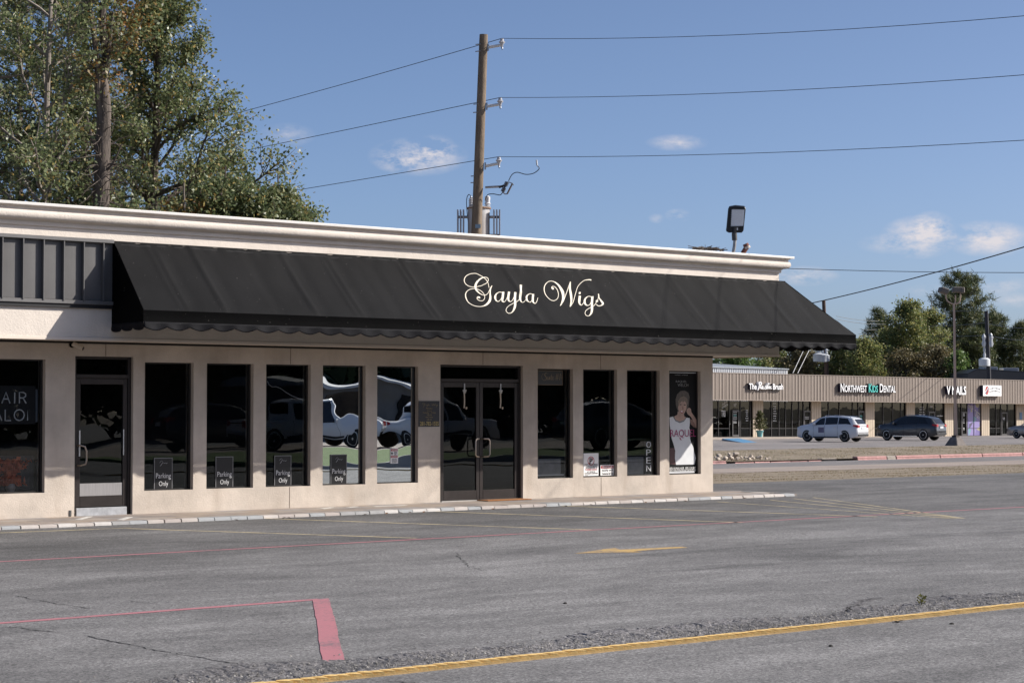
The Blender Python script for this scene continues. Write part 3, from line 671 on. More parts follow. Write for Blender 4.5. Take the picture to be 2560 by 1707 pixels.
# script lettering traced on the slope
SP = Vector((0, YT, ZT)); SD = Vector((0, YF-YT, ZF-ZT))
def on_slope(cx, cy):
    g = ray((1060+cx/4.704)*.91875, (640+cy/4.704)*.91875); nn = Vector((0, -(ZT-ZF), YT-YF)).normalized()
    t = (SP-CAM).dot(nn)/g.dot(nn); p = CAM+g*t; v = (p.z-ZT)/(ZF-ZT); return slope(p.x, v, .006)
LET = [[(768,370,4),(750,300,5),(700,250,5),(620,212,6),(560,207,7),(500,230,8),(476,275,9),(490,318,7),(535,350,5),(600,360,5),(670,350,5),(730,320,5),(758,285,6),(750,256,7),(715,248,8),(670,265,14),(625,305,22),(608,345,26),(615,390,20),(650,430,12),(690,455,7),(715,460,5),(745,445,5),(770,405,5),(785,370,6),(800,348,8)],
[(803,342,8),(786,385,10),(778,440,16),(780,490,24),(770,530,28),(740,565,22),(700,585,10),(650,590,6),(590,575,5),(530,535,8),(500,480,12),(497,430,11),(525,395,7),(570,380,5),(620,382,5),(665,405,6),(700,440,6),(715,480,6),(705,512,5),(680,524,5),(645,515,6),(627,495,8),(635,478,14),(652,484,22),(655,494,14)],
[(928,428,8),(890,420,6),(855,440,14),(840,475,24),(846,515,18),(875,530,6),(905,505,5),(925,460,5)],[(934,418,26),(928,480,26),(925,520,20),(945,535,8),(965,515,5),(988,470,5)],
[(1002,418,26),(993,480,24),(997,520,18),(1020,535,6),(1045,510,5),(1068,460,6)],[(1075,423,26),(1070,500,26),(1073,560,26),(1065,610,24),(1040,655,12),(1005,670,6),(975,655,6),(968,625,6),(990,590,5),(1040,560,5),(1100,530,5),(1130,495,5)],
[(1143,333,28),(1136,420,26),(1132,500,24),(1150,540,8),(1180,535,5),(1208,495,5)],
[(1288,442,8),(1255,432,6),(1220,455,14),(1205,490,24),(1211,530,18),(1240,545,6),(1270,520,5),(1288,470,5)],[(1290,437,24),(1285,500,24),(1290,535,18),(1312,550,7),(1332,525,5),(1344,483,5)],
[(1532,376,12),(1520,374,24),(1508,362,12),(1515,350,7),(1545,352,7),(1575,385,8),(1588,440,7),(1575,490,6),(1535,516,5),(1490,505,6),(1440,455,8),(1418,395,10),(1425,340,10),(1460,300,7),(1510,287,6),(1560,305,12),(1605,350,22),(1640,415,32),(1645,480,26),(1625,545,16),(1606,578,6)],
[(1606,578,6),(1650,510,8),(1690,400,8),(1724,298,9)],[(1724,298,10),(1722,380,22),(1735,450,26),(1740,520,20),(1725,585,8)],[(1725,585,7),(1760,530,8),(1785,440,7),(1810,360,6),(1850,310,6),(1900,282,7),(1945,275,11),(1970,279,13)],
[(1838,458,26),(1832,520,26),(1835,550,18),(1855,570,7),(1880,545,5),(1896,515,5)],[(1826,420,8),(1836,427,30),(1846,434,8)],
[(1972,472,8),(1940,465,6),(1905,490,16),(1894,530,24),(1910,565,16),(1940,572,6),(1965,545,5),(1978,500,5)],[(1985,468,26),(1980,550,26),(1980,620,26),(1970,665,20),(1945,697,8),(1915,697,6),(1898,672,6),(1905,640,5),(1940,610,5),(2000,580,5),(2040,520,5),(2056,470,6)],
[(2055,438,12),(2058,458,12),(2064,488,10),(2090,530,24),(2106,553,24),(2090,578,14),(2055,580,8),(2028,560,8)],[(2026,516,8),(2036,526,28),(2046,536,8)]]
CREAM = M('cream_lettering', (.80, .73, .60), .6, n=(30, .18))
groups = [LET[0:2], LET[2:4], LET[4:6], LET[6:7], LET[7:9], LET[9:13], LET[13:15], LET[15:17], LET[17:19]]
for gq in groups:
    mb = MB(); [stroke(mb, s_, on_slope, 6.5) for s_ in gq]; mb.build('letter', CREAM, awn)

# ------------------------------------------------------------------ signs on the shop front
WHT = M('sign_white', (.78, .77, .75), .55); BLK = M('sign_black', (.012, .012, .013), .35); REDS = M('sign_red', (.42, .03, .035), .5); GOLD = M('sign_gold', (.42, .32, .12), .5); GREY = M('sign_grey', (.30, .30, .31), .5); MAG = M('print_magenta', (.30, .012, .10), .5)
YS = .085                                   # signs stand just in front of the panes
def pwin(x, y, Y=YS): return onY(x, y, Y)
def px(cx, cy, ox, oy, k): return ((ox+cx/k)*.91875, (oy+cy/k)*.91875)
def plate(name, label, x0, x1, z0, z1, Y, mat, cat='sign', th=.008, bevel=0):
    o = empty(name, ((x0+x1)/2, Y, z0), label, cat); MB().box(x0, x1, Y, Y+th, z0, z1).build('plate', mat, o, bevel=bevel); return o
# "Parking Only" cards standing at the foot of four windows
for i, lb in enumerate(['in the window right of the salon door', 'in the second window from the salon door', 'in the third window from the salon door', 'in the left mirrored window']):
    a = WINS[i][0]+.225; b = a+.335; z0 = .375
    o = plate('parking_card', 'black framed Parking Only card '+lb, a, b, z0, z0+.50, .0905, BLK, th=.006); o['group'] = 'parking cards in the windows'
    f = MB()
    for (u0, u1, w0, w1) in [(a, a+.012, z0, z0+.5), (b-.012, b, z0, z0+.5), (a+.012, b-.012, z0+.488, z0+.5)]: f.box(u0, u1, .0885, .0902, w0, w1)
    f.build('card_frame', M('card_frame_grey', (.16, .16, .165), .5), o)
    wtext('Parking', a+.035, b-.03, z0+.150, z0+.255, .0902, M('card_text', (.70, .70, .70), .5), o, off=-.004); wtext('Only', a+.09, b-.08, z0+.028, z0+.128, .0902, MATS['card_text'], o, off=-.012)
    if i in (2, 3, 0):
        mb = MB(); fn = lambda x, y, a=a, z0=z0: (a+.10+x*.0016, .0895, z0+.43-y*.0016)
        stroke(mb, [(0, 10, 2), (10, -5, 3), (25, -12, 2), (35, 0, 2), (20, 25, 5), (5, 40, 3)], fn, 2); stroke(mb, [(30, 10, 4), (42, 5, 2), (52, 12, 4), (62, 8, 2), (75, 14, 4), (90, 6, 2)], fn, 2); mb.build('script_mark', GREY, o)
# HAIR SALON tube letters in the left window
neon = empty('salon_sign', (-15.1, .14, 1.5), 'unlit white tube lettering reading HAIR SALON in the leftmost window', 'sign')
MB().box(-15.85, -14.555, .150, .156, 1.42, 2.0).build('backing', M('sign_backing', (.006, .006, .007), .6), neon)
TUBE = M('white_tube', (.85, .83, .78), .4)
GLYPH = {'H': [[(0, 0), (0, 1)], [(.7, 0), (.7, 1)], [(0, .5), (.7, .5)]], 'A': [[(0, 0), (.4, 1), (.8, 0)], [(.17, .4), (.63, .4)]], 'I': [[(.1, 0), (.1, 1)]], 'R': [[(0, 0), (0, 1), (.4, 1), (.62, .88), (.62, .65), (.4, .5), (0, .5)], [(.35, .5), (.68, 0)]],
         'S': [[(.6, .86), (.45, .98), (.2, .98), (.05, .82), (.1, .6), (.5, .42), (.6, .22), (.45, .03), (.2, .02), (.02, .15)]], 'L': [[(0, 1), (0, 0), (.55, 0)]], 'O': [[(.5+.5*math.cos(t*.5236), .5+.5*math.sin(t*.5236)) for t in range(13)]], 'N': [[(0, 0), (0, 1), (.7, 0), (.7, 1)]]}
def tubeword(word, xr, z0, h, sp, parent):
    ws = {'I': .2, 'O': 1.0, 'A': .8, 'L': .55, 'S': .62, 'R': .68}; x = xr-sum(ws.get(c, .7)*h+sp for c in word)+sp
    for c in word:
        mb = MB()
        for st in GLYPH[c]: mb.tube([(x+u*h, .14, z0+v*h) for u, v in st], .0105, 6)
        mb.build('letter', TUBE, parent, True); x += ws.get(c, .7)*h+sp
tubeword('HAIR', -14.715, 1.735, .165, .06, neon); tubeword('SALON', -14.575, 1.475, .165, .055, neon)
MB().box(-14.552, -14.52, .15, .16, 1.45, 1.95).build('side_trim', M('trim_greyblue', (.16, .18, .2), .4), neon)
# ribbed curtain with an orange bloom arrangement low in the salon window
CUR = M('salon_screen', (.055, .05, .055), .8); mb = MB().grid(lambda u, v: (-16.5+u*2.0, .30+.012*math.sin(u*90), .42+v*.52), 160, 1); tag(mb.build('window_screen', CUR, None, True), 'dark ribbed screen low in the leftmost salon window', 'screen')
ORL = leafmat('orange_bloom', [(0, (.45, .07, .03)), (.5, (.70, .16, .06)), (1, (.55, .11, .05))], .1, .7)
for k, (x, w, h, lb) in enumerate([(-14.92, .20, .38, 'orange red flower arrangement nearest the salon door in the leftmost window'), (-15.32, .16, .30, 'smaller orange red flower arrangement at the left edge of the salon window')]):
    g = np.random.default_rng(30+k); n = 420; t = g.uniform(0, 1, n); c = np.c_[x+g.normal(0, 1, n)*w*(.25+.75*np.abs(t-.45)*1.6), .22+g.normal(0, .03, n), .50+t*h]
    d1 = g.normal(0, 1, (n, 3))*.022; d2 = g.normal(0, 1, (n, 3))*.022; V = np.stack([c-d1, c+d2, c+d1, c-d2], 1).reshape(-1, 3)
    o = empty('flower_arrangement', (x, .22, .40), lb, 'flowers'); put('blooms', fastmesh('blooms', V, np.arange(4*n).reshape(-1, 4)), ORL, o); MB().lathe([(.05, .40), (.075, .46), (.06, .52)], (x, .22, 0)).build('vase', M('grey_vase', (.25, .23, .22), .4), o, True)
# hours sign between window and double door
o = plate('hours_sign', 'black hours sign with gold lettering left of the double door', -7.345, -6.885, 1.335, 1.785, -.012, M('sign_navy', (.010, .011, .016), .4), th=.012)
mb = MB(); fn = lambda x, y: onY(*px(x, y, 1030, 900, 4.2387), -.0135)
for st in [[(128,455,2),(118,450,2),(112,462,3),(122,470,2),(135,458,3),(128,485,4),(116,500,2)],[(140,475,3),(150,470,2),(152,480,3),(162,474,2),(160,490,3),(155,500,2),(168,478,3),(172,462,3),(174,482,2),(182,476,3),(190,482,2)],[(215,462,2),(210,470,3),(222,480,4),(230,462,3),(238,480,4),(248,458,2)],[(250,472,3),(252,482,2),(262,474,3),(264,488,3),(258,498,2),(270,474,3),(272,484,2)]]: stroke(mb, st, fn, 2.2)
mb.build('script_mark', M('dim_gold', (.20, .145, .06), .5), o)
DG = MATS['dim_gold']
for s_, zc, w, h in [('Monday', 1.652, .14, .030), ('Closed', 1.615, .11, .026), ('Tuesday - Friday', 1.578, .29, .028), ('10-4', 1.540, .10, .028), ('Saturday', 1.500, .16, .028), ('10-2', 1.460, .10, .028)]: wtext(s_, -7.115-w/2, -7.115+w/2, zc-h/2, zc+h/2, -.0125, DG if h < .028 else M('mid_gold', (.26, .19, .08), .5), o)
wtext('281-782-1555', -7.32, -6.905, 1.352, 1.425, -.0125, GOLD, o, off=.01)
# small bilingual camera notice on the right mirrored window
x0, z0 = WINS[4][0]+.355, .70; o = plate('camera_notice', 'small white warning notice with red bands on the right mirrored window', x0, x0+.165, z0, z0+.265, .0955, WHT, th=.004)
for z, s_ in ((z0+.215, 'WARNING'), (z0+.10, 'ADVERTENCIA')): MB().box(x0+.012, x0+.153, .0935, .0953, z, z+.036).build('red_band', REDS, o); wtext(s_, x0+.022, x0+.143, z+.008, z+.028, .0933, WHT, o)
for z, s_ in ((z0+.145, 'THIS AREA IS\nUNDER 24 HOUR\nVIDEO\nSURVEILLANCE'), (z0+.012, 'AREA BAJO\nVIGILANCIA\nPOR VIDEO\n24 HORAS')): wtext(s_, x0+(.07 if z > z0+.1 else .03), x0+.145, z, z+.06+(.012 if z < z0+.1 else 0), .0953, BLK, o)
MB().box(x0+.018, x0+.05, .0935, .0953, z0+.165, z0+.195).build('camera_mark', BLK, o); MB().box(x0+.03, x0+.04, .0938, .0953, z0+.145, z0+.165).build('camera_mark', BLK, o)
# Suite #1 board high in the window right of the double door
a = WINS[5][0]; mb = MB(); sgo = empty('suite_sign', (a+.35, .12, 2.1), 'dark framed Suite number one script sign high in the window', 'sign')
BR = M('bronze_line', (.16, .11, .06), .5); f = MB(); sx0, sx1, sz0, sz1 = a+.075, a+.695, 2.085, 2.355
for q in [(sx0, sx1, sz0, sz0+.01), (sx0, sx1, sz1-.01, sz1), (sx0, sx0+.01, sz0+.01, sz1-.01), (sx1-.01, sx1, sz0+.01, sz1-.01)]: f.box(q[0], q[1], .088, .095, q[2], q[3])
f.build('sign_frame', BR, sgo); MB().box(sx0+.01, sx1-.01, .091, .096, sz0+.01, sz1-.01).build('plate', BLK, sgo)
fn = lambda x, y: onY(*px(x, y, 1300, 900, 4.9), .0895); mb = MB()
for st in [[(334,168,4),(322,158,4),(306,166,7),(304,186,8),(318,204,8),(324,226,7),(312,244,5),(290,246,4),(272,228,3),(266,200,3),(274,175,3),(290,165,3)],[(338,205,5),(336,235,5),(346,240,3),(356,215,3),(358,205,5),(356,238,5)],[(366,205,5),(364,240,5)],[(386,175,5),(380,235,6),(392,240,3)],[(372,200,4),(396,200,4)],[(398,225,3),(412,212,4),(402,205,4),(394,225,5),(404,242,4),(420,230,3)],[(452,165,5),(440,245,5)],[(468,165,5),(456,245,5)],[(436,195,4),(474,195,4)],[(434,218,4),(472,218,4)],[(496,165,6),(484,245,6)],[(500,180,3),(512,195,3),(505,225,3),(525,215,2)]]: stroke(mb, st, fn, 3)
mb.build('script_lettering', M('dull_gold_script', (.24, .17, .09), .5), sgo)
# no parking + camera warning signs in the next window
def S5(x, y): return px(x, y, 1300, 900, 4.9)
def rect5(x0, y0, x1, y1, Y): a, b = onY(*S5(x0, y0), Y), onY(*S5(x1, y1), Y); return a.x, b.x, b.z, a.z
x0, x1, z0, z1 = rect5(779, 1141, 962, 1437, .075); z0 = .385
o = plate('no_parking_sign', 'white no parking tow away sign with red circle standing in a window', x0, x1, z0, z1, .075, WHT, th=.006)
cx, cz, r = x0+(x1-x0)*.49, z1-.145, .085; ring = MB(); n = 28
for i in range(n):
    t0, t1 = 2*math.pi*i/n, 2*math.pi*(i+1)/n; ring.quad(*[(cx+math.cos(t)*q, .0735, cz+math.sin(t)*q) for t, q in ((t0, r), (t1, r), (t1, r*.82), (t0, r*.82))])
ring.obox((cx, .0732, cz), (r*.6, 0, r*.6), (0, .0004, 0), (-.006, 0, .006)); wtext('P', cx-.038, cx+.042, cz-.055, cz+.055, .0745, BLK, o, off=.03); ring.build('red_circle', REDS, o)
W_ = x1-x0
for s_, u0, u1, v0, v1, m_ in [('NO PARKING', .08, .94, .452, .535, BLK), ('UNAUTHORIZED\nVEHICLES WILL BE', .12, .92, .335, .435, BLK), ('TOWED AWAY', .09, .92, .235, .315, REDS), ('AT VEHICLE\nOWNER\'S EXPENSE', .06, .95, .075, .205, BLK)]:
    H_ = z1-z0; wtext(s_, x0+W_*u0, x0+W_*u1, z0+H_*v0, z0+H_*v1, .0745, m_, o, off=.012)
wtext('PENAL CODE', x0+W_*.1, x0+W_*.3, z0+.008, z0+.016, .0745, BLK, o)
x0, x1, z0, z1 = rect5(986, 1284, 1152, 1437, .07); z0 = .385; W_, H_ = x1-x0, z1-z0
o = plate('camera_warning_sign', 'small white security camera sign with red WARNING header beside the no parking sign', x0, x1, z0, z1, .07, WHT, th=.006)
MB().box(x0+.012, x1-.012, .0685, .0695, z0+H_*.66, z0+H_*.92).build('red_band', REDS, o); wtext('WARNING', x0+W_*.12, x0+W_*.88, z0+H_*.70, z0+H_*.88, .068, WHT, o, off=.01)
wtext('Security', x0+W_*.1, x0+W_*.58, z0+H_*.35, z0+H_*.57, .069, BLK, o, off=.01); wtext('Cameras In Use', x0+W_*.1, x0+W_*.95, z0+H_*.08, z0+H_*.28, .069, BLK, o, off=.01)
mb = MB(); mb.obox((x0+W_*.70, .0686, z0+H_*.47), (.018, 0, .002), (0, .0006, 0), (0, 0, .012)); mb.obox((x0+W_*.84, .0686, z0+H_*.49), (.016, 0, .004), (0, .0006, 0), (0, 0, .014)); mb.build('camera_mark', BLK, o)
# OPEN tube sign
a, b = WINS[7]; ox = b-.20; osg = empty('open_sign', (ox, .1, .40), 'narrow vertical OPEN sign with white letters at the window edge', 'sign')
MB().box(ox-.10, ox+.085, .112, .13, .385, 1.02).build('backing', M('open_backing', (.010, .010, .011), .4), osg, bevel=.02)
for i, c in enumerate('OPEN'):
    z0 = .895-i*.152; wtext(c, ox-.062, ox+.052, z0, z0+.115, .111, M('open_letters', (.82, .83, .85), .35), osg, 'letter', .012, off=-.022)
# white ledge boards inside two windows that catch the sun
LED = M('pale_ledge', (.30, .30, .30), .8, n=(8, .3))
tag(MB().box(WINS[5][0]+.04, WINS[5][1]-.19, .135, .155, .43, .72).build('ledge_board', LED), 'grey board leaning low inside the Suite number one window', 'board')
tag(MB().box(WINS[7][0]+.03, WINS[7][1]-.31, .135, .155, .385, .72).build('ledge_board', LED), 'grey board leaning low inside the window with the OPEN sign', 'board')
tag(MB().box(WINS[5][0]+.04, WINS[5][1]-.12, .118, .20, .405, .43).build('ledge_board', M('white_ledge', (.60, .60, .58), .7)), 'white ledge at the foot of the Suite number one window', 'ledge')
# banner poster in the last window: a printed flat
pa, pb = WINS[8]; post = empty('banner_poster', ((pa+pb)/2, .09, .38), 'tall hair wear advertising poster of a short haired woman in a white dress', 'poster')
YP = .088
def P5(pts, Y): return [onY(*px(x, y, 1640, 900, 4.9), Y) for x, y in pts]
def pr(name, pts, layer, mat): MB().poly(P5(pts, YP-.0008*layer)).build(name, mat, post)
SKIN = M('print_skin', (.44, .28, .21), .5, n=(9, .25)); SKIN2 = M('print_skin_shade', (.20, .105, .075), .5); HAIR = M('print_hair', (.085, .062, .045), .5, n=(40, .5), stretch=(1, 1, .3)); HAIR2 = M('print_hair_light', (.20, .145, .10), .5, n=(60, .5), stretch=(1, 1, .3))
DRS = M('print_dress', (.66, .67, .68), .5, n=(5, .10)); PBK = M('print_black', (.008, .008, .0085), .7, 0, .15); MAR = M('print_maroon', (.06, .018, .02), .5)
MB().quad((pa+.03, YP, .385), (pb-.045, YP, .385), (pb-.045, YP, 2.36), (pa+.03, YP, 2.36)).build('print_background', PBK, post)
pr('print_couch', [(168, 1078), (232, 1074), (242, 1278), (170, 1276)], 1, MAR)
pr('print_dress', [(166, 702), (215, 688), (240, 738), (290, 763), (340, 743), (375, 703), (412, 710), (416, 760), (408, 830), (427, 880), (417, 960), (430, 1010), (455, 1060), (470, 1130), (488, 1200), (470, 1276), (245, 1281), (232, 1200), (236, 1110), (215, 1030), (192, 960), (182, 880), (170, 800)], 2, DRS)
pr('print_arm', [(372, 625), (385, 590), (408, 583), (428, 598), (434, 640), (468, 685), (497, 735), (495, 832), (460, 818), (425, 780), (416, 720), (442, 730), (456, 742), (424, 690), (388, 662)], 3, SKIN)
pr('print_arm_shade', [(416, 720), (442, 732), (470, 770), (490, 830), (460, 818), (427, 780)], 4, SKIN2)
pr('print_neck', [(268, 620), (340, 640), (346, 686), (374, 704), (340, 743), (290, 762), (241, 737), (222, 690), (262, 668)], 3, SKIN)
pr('print_necklace', [(205, 690), (214, 688), (243, 733), (290, 752), (338, 735), (368, 700), (376, 705), (342, 752), (290, 770), (236, 745)], 4, M('print_beads', (.26, .27, .29), .4, n=(120, .8)))
pr('print_hair', [(258, 600), (243, 545), (240, 480), (258, 420), (300, 378), (350, 372), (395, 398), (412, 450), (405, 520), (396, 585), (372, 612), (340, 600), (290, 640), (270, 630)], 5, HAIR)
pr('print_face', [(274, 545), (285, 505), (325, 488), (362, 505), (376, 545), (372, 600), (352, 645), (322, 676), (300, 672), (282, 640), (272, 595)], 6, SKIN)
pr('print_hair_fringe', [(268, 560), (272, 500), (300, 455), (345, 440), (385, 470), (392, 530), (378, 560), (368, 520), (350, 500), (330, 515), (318, 498), (300, 525), (290, 520), (280, 560)], 7, HAIR2)
for (x, y) in ((302, 545), (352, 549)): pr('print_eye', [(x-15, y), (x-6, y-7), (x+8, y-6), (x+15, y), (x+5, y+5), (x-7, y+5)], 8, M('print_eye', (.03, .018, .015), .5))
pr('print_nose', [(326, 560), (332, 560), (338, 605), (322, 606)], 8, SKIN2)
pr('print_lips', [(297, 622), (318, 617), (338, 626), (330, 645), (315, 650), (302, 640)], 8, M('print_lips', (.30, .03, .035), .5)); pr('print_teeth', [(302, 624), (318, 622), (332, 628), (320, 637), (306, 633)], 9, WHT)
def ptxt(s_, x0, y0, x1, y1, m_, off=0.): a, b = P5([(x0, y0), (x1, y1)], YP); wtext(s_, a.x, b.x, b.z, a.z, YP-.009, m_, post, depth=.0006, off=off)
ptxt('HAIR | WEAR', 228, 176, 388, 192, GREY); PG = M('print_grey', (.34, .34, .34), .5); ptxt('RAQUEL', 240, 248, 372, 282, PG, -.02); ptxt('WELCH', 262, 288, 390, 324, PG, -.02)
ptxt('RAQUEL', 172, 852, 486, 952, MAG, -.004); mb = MB(); stroke(mb, [(292, 945, 8), (300, 968, 11), (314, 978, 5)], lambda x, y: P5([(x, y)], YP-.0095)[0], 3); mb.build('letter_tail', MAG, post)
ptxt('100% HUMAN HAIR. 100% LUXURY', 160, 1312, 480, 1336, WHT); ptxt('WIGS, CLIP-IN EXTENSIONS AND HAIR ADDITIONS', 162, 1344, 484, 1362, WHT)
MB().box(pa+.03, pb-.10, .078, .10, .385, .42).build('banner_foot', M('banner_aluminium', (.55, .56, .57), .4, .3), post); MB().box(pa+.03, pb-.05, .080, .095, 2.345, 2.357).build('banner_rail', MATS['banner_aluminium'], post)
# bells hung at the heads of the double door leaves
BELL = M('pale_rope', (.62, .52, .40), .7); BRA = M('pale_bow', (.50, .48, .44), .6)
for (x, lb) in ((-6.26, 'small bell strap with pale cord inside the left door leaf'), (-5.42, 'small bell strap with pale cord inside the right door leaf')):
    o = empty('bell_strap', (x, .09, 1.7), lb, 'strap', 'bell straps on the double door')
    MB().box(x-.013, x+.013, .062, .07, 1.985, 2.10).build('strap', M('pale_strap', (.45, .46, .47), .4), o); MB().box(x-.045, x+.045, .055, .072, 1.955, 1.99).build('bow', BRA, o, bevel=.008); MB().box(x-.03, x+.03, .055, .072, 1.925, 1.955).build('bow', BRA, o, bevel=.006)
    MB().tube([(x, .075, 1.93), (x+.004, .072, 1.82), (x, .07, 1.72), (x-.008, .07, 1.66)], .013, 6).build('cord', BELL, o, True); MB().lathe([(.004, -.02), (.016, 0), (.016, .02), (.003, .03)], (x+.045, .07, 1.655), n=8).build('bell', BELL, o, True)
# door mat, loose cable in a window, security camera
a = onZ(1095, 1149.5, .012); mb = MB().box(-6.05, -5.02, -.34, -.02, .006, .022); tag(mb.build('door_mat', M('coir_mat', (.40, .17, .06), .95, n=(60, .4), b=(120, .8)), bevel=.006), 'orange brown coir mat before the double door', 'mat')
cbl = [onY(*px(x, y, 650, 850, 3.267), .13) for x, y in [(60, 335), (75, 365), (98, 382), (130, 380), (170, 395), (210, 425), (260, 455), (320, 478), (375, 490)]]
tag(MB().tube(cbl, .006, 6).build('cable', M('white_cable', (.55, .54, .52), .5), None, True), 'loose white cable drooping across the third dark window', 'cable')
cc = Vector((-13.99, -.02, 2.63)); o = empty('security_camera', cc, 'small cream bullet security camera above the salon door', 'camera'); CAMM = M('camera_cream', (.50, .45, .38), .5)
MB().lathe([(.05, 0), (.05, .02), (.03, .03)], (-14.03, -.0, 2.635), 'y', 14).build('mount', CAMM, o, True); MB().tube([(-14.03, -.02, 2.635), (-14.02, -.07, 2.63)], .022, 10).build('arm', CAMM, o, True)
o2 = MB().tube([(-14.04, -.06, 2.645), (-13.93, -.17, 2.575)], .038, 14).build('body', CAMM, o, True); MB().tube([(-13.931, -.169, 2.5755), (-13.925, -.175, 2.572)], .030, 14).build('lens', BLK, o, True)
MB().tube([(-14.04, -.02, 2.66), (-13.98, -.03, 2.685), (-13.97, .0, 2.688)], .005, 6).build('cable', M('black_cable', (.02, .02, .02), .5), o, True)

# ------------------------------------------------------------------ things on the roof edge
fl = deep(1686, 578, 40.6); Zf = 40.6; fo = empty('floodlight', fl, 'black flat panel floodlight tilted on a roof pole', 'floodlight'); DKM = M('floodlight_black', (.014, .014, .016), .4); GALV = M('galvanised', (.38, .37, .36), .45, .7, n=(8, .2))
e1 = RT; 
def FP(x, y, dz=0.): return deep(x, y, Zf)+FH*dz
MB().tube([FP(1684, 582), FP(1687, 565), FP(1688, 552), FP(1687.5, 545)], .035, 10).build('pole', GALV, fo, True)
MB().tube([FP(1687.5, 552), FP(1686.5, 536)], .055, 10).build('clamp', M('clamp_grey', (.06, .06, .06), .5), fo); MB().tube([FP(1686.5, 538), FP(1687.5, 522)], .045, 8).build('knuckle', DKM, fo)
hd = [FP(1668, 532), FP(1669, 524), FP(1673, 482), FP(1676, 476), FP(1690, 473.5), FP(1711, 475.5), FP(1713, 480), FP(1708, 530), FP(1704, 535), FP(1674, 535)]
MB().slab(hd, FH*.07+Vector((0, 0, .03))).build('head', DKM, fo, bevel=.008)
lens = [FP(1677, 522, -.012), FP(1679, 479.5, -.012), FP(1710, 480, -.012), FP(1707, 521, -.012)]
MB().slab(lens, FH*.010).build('lens_frame', M('vent_white', (.62, .66, .70), .5), fo)
MB().slab([FP(1679, 519, -.016), FP(1681.5, 482, -.016), FP(1707.5, 482.5, -.016), FP(1705, 518.5, -.016)], FH*.003).build('lens', M('diffuser_grey', (.72, .72, .73), .35, n=(30, .12)), fo)
vb = MB()
for k in range(9):
    u = .04+k*.115
    for (p, q) in ((lens[1], lens[2]), (lens[0], lens[3])): c = p.lerp(q, u); vb.obox(c-FH*.006, RT*.016, Vector((0, 0, .014)), FH*.003)
    c = lens[0].lerp(lens[1], u); vb.obox(c-FH*.006, RT*.012, Vector((0, 0, .018)), FH*.003)
tag(vb.build('vent_slot', DKM, fo), kind='stuff')
MB().obox(FP(1690, 520+6, -.006), RT*.045, Vector((0, 0, .025)), FH*.003).build('maker_plate', WHT, fo)
pv = empty('vent_stub', deep(1714, 578, 40.4), 'short bent rusty red vent pipe beside the floodlight', 'pipe'); RST = M('rust_red', (.20, .075, .055), .8, n=(10, .4)); 
MB().tube([deep(1706, 582, 40.4), deep(1713, 571, 40.4), deep(1716, 568, 40.4)], .05, 10).build('elbow', RST, pv, True); MB().tube([deep(1716, 569, 40.4), deep(1712, 560, 40.4)], .06, 12).build('pipe', RST, pv, True); MB().tube([deep(1717, 571, 40.4), deep(1715, 566, 40.4)], .068, 12).build('collar', M('pipe_collar', (.46, .40, .35), .7), pv, True)
ns = MB(); g = random.Random(3)
for i in range(90):
    c = deep(g.uniform(1593, 1660), 0, 40.3); X = g.uniform(1593, 1660); c = deep(X, 570.5+(X-1593)*.062+g.uniform(-3, 2), 40.3+g.uniform(-.3, .3)); d = Vector((g.uniform(-1, 1), g.uniform(-1, 1), g.uniform(-.25, .25))).normalized()*g.uniform(.05, .16); ns.tube([c-d, c+d], .006, 4)
tag(ns.build('twig_litter', M('dry_twigs', (.14, .11, .085), .9)), 'flat litter of dry twigs on the roof edge left of the floodlight', 'twigs', kind='stuff')

# ------------------------------------------------------------------ utility pole behind the shop
ZPL = 52.0
def PP(x, y, dz=0.): return deep(x, y, ZPL)+FH*dz
poleT, poleB = PP(1111, 80), PP(1094, 545); dd = (poleB-poleT); foot = poleT+dd*((poleT.z+.3)/(-dd.z))
up = empty('utility_pole', foot, 'tall brown wooden utility pole with transformer behind the shop', 'utility pole'); WOOD = barkmat('pole_wood', (.105, .078, .055), (.235, .18, .13), 5)
MB().tube([foot, poleT.lerp(foot, .7), poleT.lerp(foot, .35), poleT.lerp(foot, .02), poleT], [.175, .150, .130, .112, .108], 20).build('pole', WOOD, up, True)
WINS_ = M('insulator_white', (.62, .61, .60), .35); BLKW = M('wire_black', (.02, .02, .021), .6); STEEL = M('pole_steel', (.30, .31, .33), .4, .6); PORC = M('porcelain_grey', (.50, .50, .53), .25, n=(6, .3))
WP = []
for (xa, ya, xb, yb, yi) in [(1121, 109.5, 1153, 106, 96), (1118, 245, 1149, 241.5, 232.5), (1114.5, 382, 1146, 377, 369)]:
    a, b = PP(xa, ya, -.02), PP(xb, yb, -.12); MB().tube([a, b], [.042, .034], 10).build('standoff_arm', WINS_, up, True); MB().obox(a, RT*.02, Vector((0, 0, .09)), FH*.04).build('arm_bracket', STEEL, up)
    MB().lathe([(.022, -.10), (.03, -.06), (.045, 0), (.08, .035), (.085, .05), (.05, .075), (.055, .09), (.04, .13), (.03, .14)], b+Vector((0, 0, .03)), n=14).build('insulator', PORC, up, True)
    MB().tube([b+Vector((0, 0, -.04)), b+RT*.02+Vector((0, 0, -.09)), b+RT*.01+Vector((0, 0, -.13)), b-RT*.015+Vector((0, 0, -.09)), b+Vector((0, 0, -.05))], .010, 6).build('eye', STEEL, up, True); WP.append(b+Vector((0, 0, .175)))
for y in (103, 119, 240, 259, 405, 420, 455, 472):
    x = 1111-(y-80)*.0366; c = PP(x-9.5, y); MB().tube([c-RT*.09, c+RT*.05-FH*.09], .014, 6).build('bolt', STEEL, up)
